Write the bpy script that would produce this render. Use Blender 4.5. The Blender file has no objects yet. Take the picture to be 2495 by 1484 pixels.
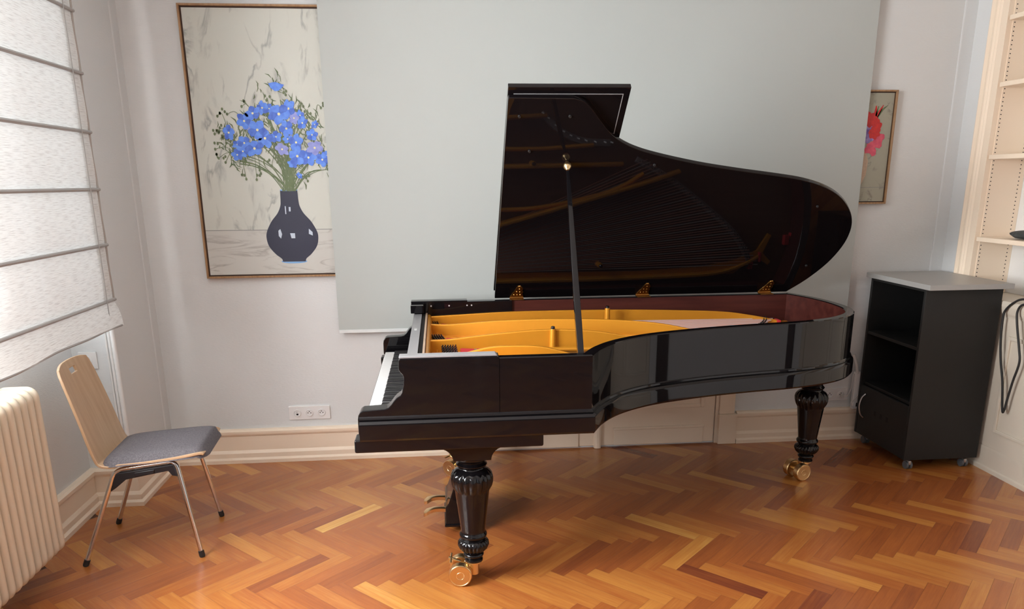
import bpy, bmesh, math, random
from mathutils import Vector, Matrix
random.seed(7)
S = bpy.context.scene
COL = S.collection
PI = math.pi

# ------------------------------------------------------------------ camera
cam_d = bpy.data.cameras.new('camera'); cam = bpy.data.objects.new('camera', cam_d); COL.objects.link(cam)
cam_d.sensor_fit = 'HORIZONTAL'; cam_d.sensor_width = 36.0
cam_d.lens = 1841.43 / 2495 * 36.0
cam_d.shift_y = (940.77 - 742) / 2495
cam_d.clip_start = 0.05
rx = Vector((0.99543297, -0.09512848, -0.00798614)); dn = Vector((-0.03257124, -0.25980623, -0.96511131)); fw = Vector((0.08973472, 0.96096373, -0.26171814))
cam.matrix_world = Matrix(((rx.x, -dn.x, -fw.x, 0), (rx.y, -dn.y, -fw.y, 0), (rx.z, -dn.z, -fw.z, 1.70), (0, 0, 0, 1)))
S.camera = cam

# ------------------------------------------------------------------ light
W = bpy.data.worlds.new('overcast_sky'); S.world = W; W.use_nodes = True
W.node_tree.nodes['Background'].inputs[0].default_value = (0.86, 0.93, 1.0, 1)
W.node_tree.nodes['Background'].inputs[1].default_value = 1.0
def area(name, loc, rot, sx, sy, power, col):
    l = bpy.data.lights.new(name, 'AREA'); l.shape = 'RECTANGLE'; l.size = sx; l.size_y = sy; l.energy = power; l.color = col
    o = bpy.data.objects.new(name, l); o.location = loc; o.rotation_euler = rot; COL.objects.link(o); return o
# daylight behind the blind; the other three lamps fill through added, unseen openings
area('daylight_blind_window', (-2.50, 3.42, 2.0), (0, -PI/2, 0), 2.0, 1.1, 36, (0.84, 0.93, 1.0))
area('added_side_fill', (-2.16, 2.00, 1.9), (0, -PI/2, 0), 1.7, 1.5, 262, (0.97, 0.985, 1.0))
area('added_rear_fill', (-2.55, -1.55, 1.6), (0, -PI/2, 0), 3.0, 1.9, 45, (0.97, 0.98, 1.0))
area('added_front_fill', (-1.40, -2.70, 1.75), (PI/2, 0, PI), 0.75, 1.8, 420, (0.97, 0.98, 1.0))  # added behind the camera as soft frontal fill
S.view_settings.view_transform = 'Standard'; S.view_settings.look = 'None'; S.view_settings.gamma = 1.0
S.view_settings.use_curve_mapping = False
S.view_settings.exposure = 0.26

# ------------------------------------------------------------------ materials
def nodes(m): return m.node_tree.nodes, m.node_tree.links
def mat(name, col, rough=0.5, metal=0.0, spec=0.5, coat=0.0, bump=None, var=None, scale=(1, 1, 1)):
    """plain procedural material; bump=(noise scale, strength), var=(noise scale, second colour)"""
    m = bpy.data.materials.new(name); m.use_nodes = True
    n, l = nodes(m); b = n['Principled BSDF']
    b.inputs['Base Color'].default_value = (*col, 1); b.inputs['Roughness'].default_value = rough
    b.inputs['Metallic'].default_value = metal; b.inputs['Specular IOR Level'].default_value = spec
    b.inputs['Coat Weight'].default_value = coat; b.inputs['Coat Roughness'].default_value = 0.03
    if bump or var:
        tc = n.new('ShaderNodeTexCoord'); mp = n.new('ShaderNodeMapping'); mp.inputs['Scale'].default_value = scale
        l.new(tc.outputs['Object'], mp.inputs['Vector'])
    if var:
        t = n.new('ShaderNodeTexNoise'); t.inputs['Scale'].default_value = var[0]; t.inputs['Detail'].default_value = 5
        l.new(mp.outputs[0], t.inputs['Vector'])
        r = n.new('ShaderNodeValToRGB'); r.color_ramp.elements[0].position = 0.35; r.color_ramp.elements[1].position = 0.68
        r.color_ramp.elements[0].color = (*col, 1); r.color_ramp.elements[1].color = (*var[1], 1)
        l.new(t.outputs[0], r.inputs[0]); l.new(r.outputs[0], b.inputs['Base Color'])
    if bump:
        t2 = n.new('ShaderNodeTexNoise'); t2.inputs['Scale'].default_value = bump[0]; t2.inputs['Detail'].default_value = 3
        l.new(mp.outputs[0], t2.inputs['Vector'])
        bp = n.new('ShaderNodeBump'); bp.inputs['Strength'].default_value = bump[1]; bp.inputs['Distance'].default_value = 0.003
        l.new(t2.outputs[0], bp.inputs['Height']); l.new(bp.outputs[0], b.inputs['Normal'])
    return m

M = {}
M['wall'] = mat('woven_wallpaper', (0.725, 0.738, 0.735), 0.75, bump=(150, 0.35), scale=(0.35, 0.35, 1.6))
M['ceiling'] = mat('ceiling_paint', (0.8, 0.79, 0.77), 0.9, bump=(30, 0.05))
M['cream'] = mat('cream_gloss_paint', (0.92, 0.765, 0.60), 0.35, bump=(14, 0.06))
M['cream2'] = mat('cream_panel_paint', (0.72, 0.65, 0.54), 0.4, bump=(14, 0.05))
M['white'] = mat('white_paint', (0.80, 0.79, 0.77), 0.4, bump=(20, 0.03))
M['plastic'] = mat('white_plastic', (0.80, 0.79, 0.78), 0.3, bump=(40, 0.01))
M['plastic_dark'] = mat('black_plastic', (0.012, 0.012, 0.015), 0.4, bump=(200, 0.03))
M['hole'] = mat('dark_hole', (0.01, 0.009, 0.008), 0.8, bump=(60, 0.02))
M['lacquer'] = mat('black_piano_lacquer', (0.006, 0.0054, 0.0064), 0.035, spec=0.42, bump=(2.2, 0.008))
M['lid'] = mat('black_lid_lacquer', (0.006, 0.0045, 0.0052), 0.03, spec=0.32, bump=(1.7, 0.008))
M['mahogany'] = mat('mahogany_veneer', (0.085, 0.022, 0.016), 0.28, var=(9, (0.05, 0.012, 0.010)), scale=(0.25, 3, 3))
M['gold'] = mat('gold_iron_plate', (0.70, 0.295, 0.024), 0.36, metal=0.32, bump=(70, 0.03), spec=0.35)
M['brass'] = mat('polished_brass', (0.80, 0.58, 0.30), 0.30, metal=1.0, bump=(45, 0.02))
M['brassdark'] = mat('aged_brass', (0.42, 0.22, 0.06), 0.3, metal=1.0, bump=(120, 0.6))
M['grey_rail'] = mat('grey_satin_rail', (0.30, 0.30, 0.31), 0.35, bump=(80, 0.02))
M['pinblock'] = mat('pale_maple', (0.55, 0.40, 0.29), 0.5, var=(12, (0.48, 0.34, 0.24)), scale=(6, 0.6, 6))
M['soundboard'] = mat('spruce_soundboard', (0.13, 0.06, 0.03), 0.3, var=(10, (0.09, 0.04, 0.02)), scale=(0.4, 6, 1))
M['felt_red'] = mat('red_felt', (0.55, 0.025, 0.03), 0.95, bump=(300, 0.3))
M['felt_brown'] = mat('brown_felt', (0.07, 0.035, 0.025), 0.9, bump=(200, 0.3))
M['felt_grey'] = mat('grey_felt', (0.22, 0.20, 0.21), 0.9, bump=(200, 0.3))
M['copper'] = mat('copper_wound_string', (0.80, 0.42, 0.33), 0.35, metal=0.35, bump=(400, 0.1))
M['steel'] = mat('steel_wire', (0.70, 0.70, 0.72), 0.3, metal=0.5, bump=(100, 0.02))
M['pin'] = mat('blued_tuning_pin', (0.16, 0.16, 0.18), 0.25, metal=1.0, bump=(100, 0.02))
M['ivory'] = mat('white_key_top', (0.83, 0.83, 0.82), 0.25, bump=(30, 0.01))
M['ebony'] = mat('black_key_top', (0.014, 0.013, 0.014), 0.28, bump=(60, 0.02))
M['chrome'] = mat('chrome_tube', (0.72, 0.72, 0.73), 0.09, metal=1.0, bump=(30, 0.01))
M['rubber'] = mat('black_rubber', (0.015, 0.014, 0.014), 0.6, bump=(150, 0.05))
M['ply'] = mat('beech_plywood', (0.56, 0.37, 0.22), 0.38, var=(7, (0.48, 0.30, 0.17)), scale=(1, 5, 0.5))
M['ply_edge'] = mat('plywood_edge', (0.50, 0.30, 0.16), 0.5, var=(60, (0.60, 0.40, 0.24)), scale=(1, 1, 3))
M['radiator'] = mat('ivory_radiator_enamel', (0.73, 0.64, 0.50), 0.32, bump=(18, 0.05))
M['trolley'] = mat('black_melamine', (0.008, 0.008, 0.008), 0.6, bump=(180, 0.15))
M['trolley_top'] = mat('grey_laminate', (0.36, 0.355, 0.34), 0.35, bump=(90, 0.02))
M['caster_grey'] = mat('grey_caster_plastic', (0.10, 0.11, 0.12), 0.4, bump=(50, 0.02))
M['silver'] = mat('satin_silver', (0.55, 0.55, 0.55), 0.3, metal=1.0, bump=(50, 0.02))
M['frame_oak'] = mat('oak_frame', (0.40, 0.23, 0.11), 0.45, var=(20, (0.30, 0.16, 0.07)), scale=(4, 4, 0.6))
M['frame_gap'] = mat('frame_shadow_gap', (0.05, 0.025, 0.015), 0.7, bump=(40, 0.02))
M['screen'] = mat('matt_screen_cloth', (0.495, 0.525, 0.505), 0.8, bump=(1.2, 0.02))
M['screen_bar'] = mat('white_screen_bar', (0.76, 0.79, 0.79), 0.4, bump=(40, 0.01))
M['dark_wood'] = mat('dark_brown_door', (0.020, 0.016, 0.016), 0.5, var=(6, (0.032, 0.024, 0.022)), scale=(4, 4, 0.4))
M['pouch'] = mat('dark_grey_fabric', (0.035, 0.04, 0.04), 0.85, var=(25, (0.08, 0.085, 0.085)), bump=(80, 0.3))
M['cable_white'] = mat('white_cable_sheath', (0.62, 0.60, 0.58), 0.4, bump=(80, 0.02))
# print inks
M['ink_vase'] = mat('print_vase_navy', (0.012, 0.013, 0.04), 0.45, bump=(60, 0.01))
M['ink_vase_rim'] = mat('print_vase_rim_blue', (0.22, 0.42, 0.72), 0.5, bump=(60, 0.01))
M['ink_blue'] = mat('print_petal_blue', (0.085, 0.21, 0.78), 0.5, var=(40, (0.14, 0.32, 0.86)))
M['ink_blue2'] = mat('print_petal_deep_blue', (0.05, 0.12, 0.55), 0.5, var=(40, (0.09, 0.2, 0.7)))
M['ink_violet'] = mat('print_petal_violet', (0.22, 0.25, 0.62), 0.5, var=(40, (0.32, 0.36, 0.72)))
M['ink_yellow'] = mat('print_stamen', (0.80, 0.76, 0.45), 0.5, bump=(60, 0.01))
M['ink_green'] = mat('print_stem_green', (0.075, 0.115, 0.045), 0.5, var=(30, (0.15, 0.2, 0.08)))
M['ink_green2'] = mat('print_bud_green', (0.16, 0.20, 0.10), 0.5, var=(30, (0.1, 0.13, 0.06)))
M['ink_light'] = mat('print_reflection_white', (0.55, 0.62, 0.72), 0.5, bump=(60, 0.01))
M['ink_line'] = mat('print_line_grey', (0.22, 0.23, 0.22), 0.5, bump=(60, 0.01))
M['ink_red'] = mat('print_petal_red', (0.62, 0.025, 0.02), 0.5, var=(40, (0.45, 0.015, 0.02)))
M['ink_pink'] = mat('print_petal_pink', (0.72, 0.11, 0.16), 0.5, var=(40, (0.55, 0.06, 0.12)))
M['ink_purple'] = mat('print_petal_purple', (0.15, 0.07, 0.32), 0.5, var=(40, (0.36, 0.28, 0.55)))

def marble(name, base, vein, sc, rot=0.0, dens=0.5):
    m = bpy.data.materials.new(name); m.use_nodes = True; n, l = nodes(m); b = n['Principled BSDF']; b.inputs['Roughness'].default_value = 0.5
    tc = n.new('ShaderNodeTexCoord'); mp = n.new('ShaderNodeMapping'); mp.inputs['Scale'].default_value = sc; mp.inputs['Rotation'].default_value = (0, rot, 0)
    l.new(tc.outputs['Object'], mp.inputs[0])
    a = n.new('ShaderNodeTexNoise'); a.inputs['Scale'].default_value = 3.0; a.inputs['Detail'].default_value = 9; a.inputs['Distortion'].default_value = 1.2; l.new(mp.outputs[0], a.inputs[0])
    r = n.new('ShaderNodeValToRGB'); e = r.color_ramp.elements
    e[0].position = 0.455; e[0].color = (*base, 1); e[1].position = 0.545; e[1].color = (*base, 1)
    k = r.color_ramp.elements.new(0.5); k.color = (*vein, 1)
    l.new(a.outputs[0], r.inputs[0])
    c = n.new('ShaderNodeTexNoise'); c.inputs['Scale'].default_value = 4.0; c.inputs['Detail'].default_value = 4; l.new(mp.outputs[0], c.inputs[0])
    rr = n.new('ShaderNodeValToRGB'); rr.color_ramp.elements[0].position = dens; rr.color_ramp.elements[1].position = dens + 0.16
    l.new(c.outputs[0], rr.inputs[0])
    mx = n.new('ShaderNodeMix'); mx.data_type = 'RGBA'; mx.inputs[6].default_value = (*base, 1)
    l.new(rr.outputs[0], mx.inputs[0]); l.new(r.outputs[0], mx.inputs[7]); l.new(mx.outputs[2], b.inputs['Base Color'])
    return m
M['ink_marble'] = marble('print_marble_wall', (0.60, 0.61, 0.55), (0.33, 0.34, 0.32), (2.2, 1, 0.9), 0.0, 0.46)
M['ink_table'] = marble('print_marble_table', (0.58, 0.57, 0.53), (0.40, 0.38, 0.35), (0.8, 1, 4.0), 0.4, 0.42)
M['ink_marble2'] = marble('print_marble_wall_grey', (0.36, 0.345, 0.27), (0.22, 0.21, 0.17), (3, 1, 3), 0.3, 0.46)

def floor_mat():
    m = bpy.data.materials.new('herringbone_parquet'); m.use_nodes = True; n, l = nodes(m); b = n['Principled BSDF']
    at = n.new('ShaderNodeAttribute'); at.attribute_name = 'tone'
    uv = n.new('ShaderNodeUVMap'); uv.uv_map = 'plank'
    mp = n.new('ShaderNodeMapping'); mp.inputs['Scale'].default_value = (3.0, 55, 1); l.new(uv.outputs[0], mp.inputs[0])
    g = n.new('ShaderNodeTexNoise'); g.inputs['Scale'].default_value = 1.6; g.inputs['Detail'].default_value = 6; g.inputs['Roughness'].default_value = 0.65; l.new(mp.outputs[0], g.inputs[0])
    mp2 = n.new('ShaderNodeMapping'); mp2.inputs['Scale'].default_value = (1.2, 9, 1); l.new(uv.outputs[0], mp2.inputs[0])
    g2 = n.new('ShaderNodeTexNoise'); g2.inputs['Scale'].default_value = 2.0; g2.inputs['Detail'].default_value = 3; l.new(mp2.outputs[0], g2.inputs[0])
    r = n.new('ShaderNodeValToRGB'); e = r.color_ramp.elements
    cols = [(0.0, (0.10, 0.022, 0.018)), (0.15, (0.20, 0.050, 0.020)), (0.5, (0.395, 0.120, 0.029)), (0.78, (0.56, 0.235, 0.050)), (1.0, (0.76, 0.43, 0.115))]
    e[0].position = cols[0][0]; e[0].color = (*cols[0][1], 1); e[1].position = 1.0; e[1].color = (*cols[-1][1], 1)
    for p, c in cols[1:-1]: k = e.new(p); k.color = (*c, 1)
    # tone + grain
    a1 = n.new('ShaderNodeMath'); a1.operation = 'MULTIPLY_ADD'; a1.inputs[1].default_value = 0.34; l.new(g.outputs[0], a1.inputs[0]); l.new(at.outputs['Fac'], a1.inputs[2])
    a2 = n.new('ShaderNodeMath'); a2.operation = 'MULTIPLY_ADD'; a2.inputs[1].default_value = 0.30; l.new(g2.outputs[0], a2.inputs[0]); l.new(a1.outputs[0], a2.inputs[2])
    a3 = n.new('ShaderNodeMath'); a3.operation = 'SUBTRACT'; a3.inputs[1].default_value = 0.32; l.new(a2.outputs[0], a3.inputs[0]); a3.use_clamp = True
    l.new(a3.outputs[0], r.inputs[0]); l.new(r.outputs[0], b.inputs['Base Color'])
    b.inputs['Roughness'].default_value = 0.27; b.inputs['Specular IOR Level'].default_value = 0.5; b.inputs['Coat Weight'].default_value = 0.35; b.inputs['Coat Roughness'].default_value = 0.2
    bp = n.new('ShaderNodeBump'); bp.inputs['Strength'].default_value = 0.10; bp.inputs['Distance'].default_value = 0.002; l.new(g.outputs[0], bp.inputs['Height']); l.new(bp.outputs[0], b.inputs['Normal'])
    return m
M['floor'] = floor_mat()
M['floor_gap'] = mat('parquet_joint', (0.10, 0.04, 0.018), 0.7, bump=(50, 0.05))

def blind_mat():
    m = bpy.data.materials.new('slub_linen_blind'); m.use_nodes = True; n, l = nodes(m)
    n.remove(n['Principled BSDF']); out = n['Material Output']
    tc = n.new('ShaderNodeTexCoord'); mp = n.new('ShaderNodeMapping'); mp.inputs['Scale'].default_value = (1, 6.5, 150); l.new(tc.outputs['Object'], mp.inputs[0])
    t = n.new('ShaderNodeTexNoise'); t.inputs['Scale'].default_value = 2.4; t.inputs['Detail'].default_value = 4; l.new(mp.outputs[0], t.inputs[0])
    r = n.new('ShaderNodeValToRGB'); r.color_ramp.elements[0].position = 0.32; r.color_ramp.elements[0].color = (0.64, 0.62, 0.60, 1)
    r.color_ramp.elements[1].position = 0.52; r.color_ramp.elements[1].color = (0.86, 0.86, 0.84, 1); l.new(t.outputs[0], r.inputs[0])
    d = n.new('ShaderNodeBsdfDiffuse'); tr = n.new('ShaderNodeBsdfTranslucent'); tp = n.new('ShaderNodeBsdfTransparent')
    l.new(r.outputs[0], d.inputs[0]); l.new(r.outputs[0], tr.inputs[0])
    m1 = n.new('ShaderNodeMixShader'); m1.inputs[0].default_value = 0.13; l.new(d.outputs[0], m1.inputs[1]); l.new(tr.outputs[0], m1.inputs[2])
    m2 = n.new('ShaderNodeMixShader'); m2.inputs[0].default_value = 0.05; l.new(m1.outputs[0], m2.inputs[1]); l.new(tp.outputs[0], m2.inputs[2])
    l.new(m2.outputs[0], out.inputs[0]); return m
M['blind'] = blind_mat()
M['batten'] = mat('grey_blind_batten', (0.42, 0.41, 0.40), 0.7, bump=(90, 0.1))
M['hem'] = mat('blind_edge_tape', (0.42, 0.38, 0.35), 0.85, bump=(200, 0.3))
def glass_mat():
    m = bpy.data.materials.new('window_glass'); m.use_nodes = True; n, l = nodes(m); n.remove(n['Principled BSDF']); out = n['Material Output']
    g = n.new('ShaderNodeBsdfGlossy'); g.inputs['Roughness'].default_value = 0.0; t = n.new('ShaderNodeBsdfTransparent')
    x = n.new('ShaderNodeMixShader'); x.inputs[0].default_value = 0.05; l.new(t.outputs[0], x.inputs[1]); l.new(g.outputs[0], x.inputs[2]); l.new(x.outputs[0], out.inputs[0]); return m
M['glass'] = glass_mat()
def fabric_mat():
    m = mat('grey_felt_upholstery', (0.105, 0.095, 0.105), 0.95, bump=(420, 0.35), var=(160, (0.17, 0.155, 0.165)))
    return m
M['fabric'] = fabric_mat()

# ------------------------------------------------------------------ mesh helpers
def box(bm, x0, x1, y0, y1, z0, z1, mi=0):
    v = [bm.verts.new(p) for p in ((x0, y0, z0), (x1, y0, z0), (x1, y1, z0), (x0, y1, z0), (x0, y0, z1), (x1, y0, z1), (x1, y1, z1), (x0, y1, z1))]
    for q in ((0, 3, 2, 1), (4, 5, 6, 7), (0, 1, 5, 4), (1, 2, 6, 5), (2, 3, 7, 6), (3, 0, 4, 7)):
        f = bm.faces.new([v[i] for i in q]); f.material_index = mi
    return v
def prism(bm, poly, a0, a1, axis='y', mi=0):
    """closed polygon (pairs) extruded along an axis from a0 to a1; pairs are the two other axes in order"""
    def P(p, a):
        return {'x': (a, p[0], p[1]), 'y': (p[0], a, p[1]), 'z': (p[0], p[1], a)}[axis]
    A = [bm.verts.new(P(p, a0)) for p in poly]; B = [bm.verts.new(P(p, a1)) for p in poly]
    n = len(poly)
    fs = [bm.faces.new(A), bm.faces.new(B[::-1])]
    for i in range(n): fs.append(bm.faces.new((A[i], B[i], B[(i + 1) % n], A[(i + 1) % n])))
    for f in fs: f.material_index = mi
    return fs
def tube(bm, pts, r, seg=10, mi=0, caps=True):
    pts = [Vector(p) for p in pts]; n = len(pts)
    rr = r if isinstance(r, (list, tuple)) else [r] * n
    T = []
    for i in range(n):
        a = pts[max(i - 1, 0)]; b = pts[min(i + 1, n - 1)]; T.append((b - a).normalized())
    up = Vector((0, 0, 1)) if abs(T[0].z) < 0.9 else Vector((1, 0, 0))
    u = T[0].cross(up).normalized(); rings = []
    for i in range(n):
        u = (u - T[i] * u.dot(T[i])).normalized(); w = T[i].cross(u)
        rings.append([bm.verts.new(pts[i] + (u * math.cos(2 * PI * k / seg) + w * math.sin(2 * PI * k / seg)) * rr[i]) for k in range(seg)])
    for i in range(n - 1):
        for k in range(seg):
            f = bm.faces.new((rings[i][k], rings[i][(k + 1) % seg], rings[i + 1][(k + 1) % seg], rings[i + 1][k])); f.material_index = mi
    if caps:
        f = bm.faces.new(rings[0][::-1]); f.material_index = mi; f = bm.faces.new(rings[-1]); f.material_index = mi
def cyl(bm, c0, c1, r, seg=24, mi=0): tube(bm, [c0, c1], r, seg, mi)
def lathe(bm, prof, c=(0, 0), seg=48, mi=0):
    """prof: (r, z[, ripple amplitude, ripple count])"""
    rings = []
    for p in prof:
        r, z = p[0], p[1]; am = p[2] if len(p) > 2 else 0; k = p[3] if len(p) > 3 else 16
        rings.append([bm.verts.new((c[0] + r * (1 + am * abs(math.sin(k * t / 2)) - am * 0.6) * math.cos(t), c[1] + r * (1 + am * abs(math.sin(k * t / 2)) - am * 0.6) * math.sin(t), z)) for t in [2 * PI * i / seg for i in range(seg)]])
    for a, b in zip(rings, rings[1:]):
        for k in range(seg):
            f = bm.faces.new((a[k], a[(k + 1) % seg], b[(k + 1) % seg], b[k])); f.material_index = mi
    bm.faces.new(rings[0][::-1]).material_index = mi; bm.faces.new(rings[-1]).material_index = mi
def offs(path, closed=False):
    """unit mitre offset (to the right of travel) at each path point"""
    n = len(path); out = []
    for i in range(n):
        p = Vector(path[i]); d = []
        if i > 0 or closed: d.append((p - Vector(path[i - 1])).normalized())
        if i < n - 1 or closed: d.append((Vector(path[(i + 1) % n]) - p).normalized())
        ns = [Vector((v.y, -v.x)) for v in d]; m = sum(ns, Vector((0, 0)))
        m.normalize(); out.append(m / max(0.35, m.dot(ns[0])))
    return out
def sweep(bm, path, prof, mi=0, closed_prof=True, matf=None, caps=True):
    """plan path (x,y); profile (offset to the right, z)"""
    N = offs(path); rings = []
    for p, nn in zip(path, N): rings.append([bm.verts.new((p[0] + nn.x * o, p[1] + nn.y * o, z)) for o, z in prof])
    k = len(prof)
    for i in range(len(path) - 1):
        for j in range(k if closed_prof else k - 1):
            f = bm.faces.new((rings[i][j], rings[i + 1][j], rings[i + 1][(j + 1) % k], rings[i][(j + 1) % k]))
            f.material_index = matf(i, j, (path[i][0] + path[i + 1][0]) / 2) if matf else mi
    if caps and closed_prof: bm.faces.new(rings[0][::-1]); bm.faces.new(rings[-1])
def spline(P, n=6):
    """Catmull-Rom through points"""
    P = [Vector(p) for p in P]; out = []
    for i in range(len(P) - 1):
        a = P[max(i - 1, 0)]; b = P[i]; c = P[i + 1]; d = P[min(i + 2, len(P) - 1)]
        for k in range(n):
            t = k / n
            out.append(0.5 * ((2 * b) + (c - a) * t + (2 * a - 5 * b + 4 * c - d) * t * t + (3 * b - a - 3 * c + d) * t ** 3))
    out.append(P[-1]); return [tuple(v) for v in out]
def bev(bm, w, seg=2, ang=30):
    bmesh.ops.recalc_face_normals(bm, faces=bm.faces)
    es = [e for e in bm.edges if len(e.link_faces) == 2 and e.calc_face_angle(0) > math.radians(ang)]
    bmesh.ops.bevel(bm, geom=es, offset=w, segments=seg, profile=0.5, affect='EDGES', clamp_overlap=True)

ROOT = {}
def obj(name, bm, mats, parent=None, smooth=True, fix=True, sharp=38, loc=None, wn=True):
    if fix: bmesh.ops.recalc_face_normals(bm, faces=bm.faces)
    me = bpy.data.meshes.new(name)
    if parent is not None:
        r = ROOT[parent.name]
        if r is not None: bmesh.ops.transform(bm, matrix=r, verts=bm.verts)
    bm.to_mesh(me); bm.free()
    for m in (mats if isinstance(mats, list) else [mats]): me.materials.append(m)
    if smooth:
        me.polygons.foreach_set('use_smooth', [True] * len(me.polygons)); me.set_sharp_from_angle(angle=math.radians(sharp))
    o = bpy.data.objects.new(name, me); COL.objects.link(o)
    if smooth and wn:
        w = o.modifiers.new('weighted', 'WEIGHTED_NORMAL'); w.keep_sharp = True; w.weight = 90
    if parent is not None: o.parent = parent; ROOT[o.name] = ROOT[parent.name]
    if loc: o.location = loc
    return o
def thing(name, label, cat, loc=(0, 0, 0), rotz=0, group=None, local=False):
    o = bpy.data.objects.new(name, None); COL.objects.link(o); o.empty_display_size = 0.1
    o.location = loc; o.rotation_euler = (0, 0, rotz); o['label'] = label; o['category'] = cat
    if group: o['group'] = group
    ROOT[o.name] = None if local else (Matrix.Translation(loc) @ Matrix.Rotation(rotz, 4, 'Z')).inverted()
    return o
def tag(o, label, cat, group=None):
    o['label'] = label; o['category'] = cat
    if group: o['group'] = group
    return o
def struct(name, bm, mats, parent=None, **k):
    o = obj(name, bm, mats, parent, **k)
    if parent is None: o['kind'] = 'structure'; ROOT[o.name] = None
    return o
def dup(o, loc, parent=None):
    c = o.copy(); COL.objects.link(c); c.location = loc; c.parent = parent or o.parent; ROOT[c.name] = ROOT[o.name]; return c
NB = bmesh.new

# ------------------------------------------------------------------ room
YB = 4.645; XL = -1.925; XP = -1.70; YJ = 4.045; XR = 3.23; ZC = 3.05; YF = -2.6
# floor: herringbone planks as faces of one floor mesh
bm = NB(); box(bm, -2.0, 3.6, YF, 4.7, -0.06, -0.0015, 1)
tone = bm.faces.layers.float.new('tone'); uvl = bm.loops.layers.uv.new('plank')
L, Wd = 0.395, 0.0728; g = 0.00035; c45 = math.cos(PI / 4)
for i in range(-90, 90):
    for j in range(-14, 14):
        for kind in (0, 1):
            ou, ov = i * Wd + j * L, i * Wd - j * L
            if kind == 0: u0, u1, v0, v1 = ou, ou + L, ov, ov + Wd
            else: u0, u1, v0, v1 = ou + L, ou + L + Wd, ov + Wd - L, ov + Wd
            cs = [(u0 + g, v0 + g), (u1 - g, v0 + g), (u1 - g, v1 - g), (u0 + g, v1 - g)]
            pts = [(0.6055 + (u + v) * c45, 2.9934 + (v - u) * c45) for u, v in cs]
            cx = sum(p[0] for p in pts) / 4; cy = sum(p[1] for p in pts) / 4
            if not (-2.0 < cx < 3.5 and YF < cy < 4.72): continue
            f = bm.faces.new([bm.verts.new((x, y, 0.0)) for x, y in pts])
            t = random.gauss(0.5, 0.088) + (0.07 if kind == 0 else -0.04)
            if random.random() < 0.035: t -= 0.18
            if random.random() < 0.05: t += 0.17
            f[tone] = t
            ro, so = random.random() * 20, random.random() * 20
            for lp, (a, b) in zip(f.loops, ((0, 0), (1, 0), (1, 1), (0, 1))):
                lp[uvl].uv = (ro + (a * L if kind == 0 else b * L), so + (b * Wd if kind == 0 else a * Wd))
struct('floor', bm, [M['floor'], M['floor_gap']], smooth=False, fix=False)
bm = NB(); box(bm, -2.3, 3.8, YF - 0.15, 4.85, ZC, ZC + 0.1); struct('ceiling', bm, M['ceiling'], smooth=False)
bm = NB(); box(bm, -2.3, 3.8, YB, 4.85, 0, ZC); struct('wall_back', bm, M['wall'], smooth=False)
bm = NB()
box(bm, -2.25, XP, YJ, YB, 0, ZC)                                   # pier by the corner
box(bm, -2.25, XL, 0.9, YJ, 0, 1.02); box(bm, -2.25, XL, 0.9, YJ, 2.75, ZC)   # niche, below and above the windows
box(bm, -2.25, XL, 2.75, 2.93, 1.02, 2.75); box(bm, -2.25, XL, 3.90, YJ, 1.02, 2.75); box(bm, -2.25, XL, 0.9, 1.25, 1.02, 2.75)
box(bm, -2.25, XP, -0.75, 0.9, 0, ZC); box(bm, -2.25, XP, YF, -2.4, 0, ZC)
box(bm, -2.25, XL, -2.4, -0.75, 2.75, ZC); box(bm, -2.25, XL, -2.4, -2.25, 0, 2.75); box(bm, -2.25, XL, -0.9, -0.75, 0, 2.75); box(bm, -2.25, XL, -2.25, -0.9, 0, 0.12)
struct('wall_left', bm, M['wall'], smooth=False)
bm = NB(); box(bm, XR, 3.8, 4.47, YB, 0, ZC); box(bm, 3.47, 3.8, 2.35, 4.47, 0, ZC); box(bm, XR, 3.8, YF, 2.35, 0, ZC)
struct('wall_right', bm, M['wall'], smooth=False)
bm = NB(); box(bm, -2.3, -1.8, YF - 0.15, YF, 0, ZC); box(bm, -1.8, -0.95, YF - 0.15, YF, 2.7, ZC); box(bm, -1.8, -0.95, YF - 0.15, YF, 0, 0.8); box(bm, -1.02, -0.95, YF - 0.15, YF, 0.8, 2.7); box(bm, 1.75, 3.8, YF - 0.15, YF, 0, ZC); box(bm, -0.95, 1.75, YF - 0.15, YF, 2.35, ZC)
struct('wall_front', bm, M['wall'], smooth=False)
# unseen dark double door, added behind the camera to darken the piano's reflection
bm = NB(); box(bm, -0.95, 0.39, YF - 0.10, YF - 0.04, 0, 2.35); box(bm, 0.41, 1.75, YF - 0.10, YF - 0.04, 0, 2.35)
for x0 in (-0.8, 0.55):
    for z0, z1 in ((0.2, 0.95), (1.1, 2.2)): box(bm, x0, x0 + 1.05, YF - 0.04, YF - 0.025, z0, z1)
bev(bm, 0.004, 1); struct('added_door_2', bm, M['dark_wood'])
# dark upright added out of frame to put dark stripes in the bentside reflection
bm = NB(); box(bm, XR - 0.04, XR, 1.93, 2.13, 0, 2.6); struct('added_upright', bm, M['dark_wood'], smooth=False)
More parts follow.
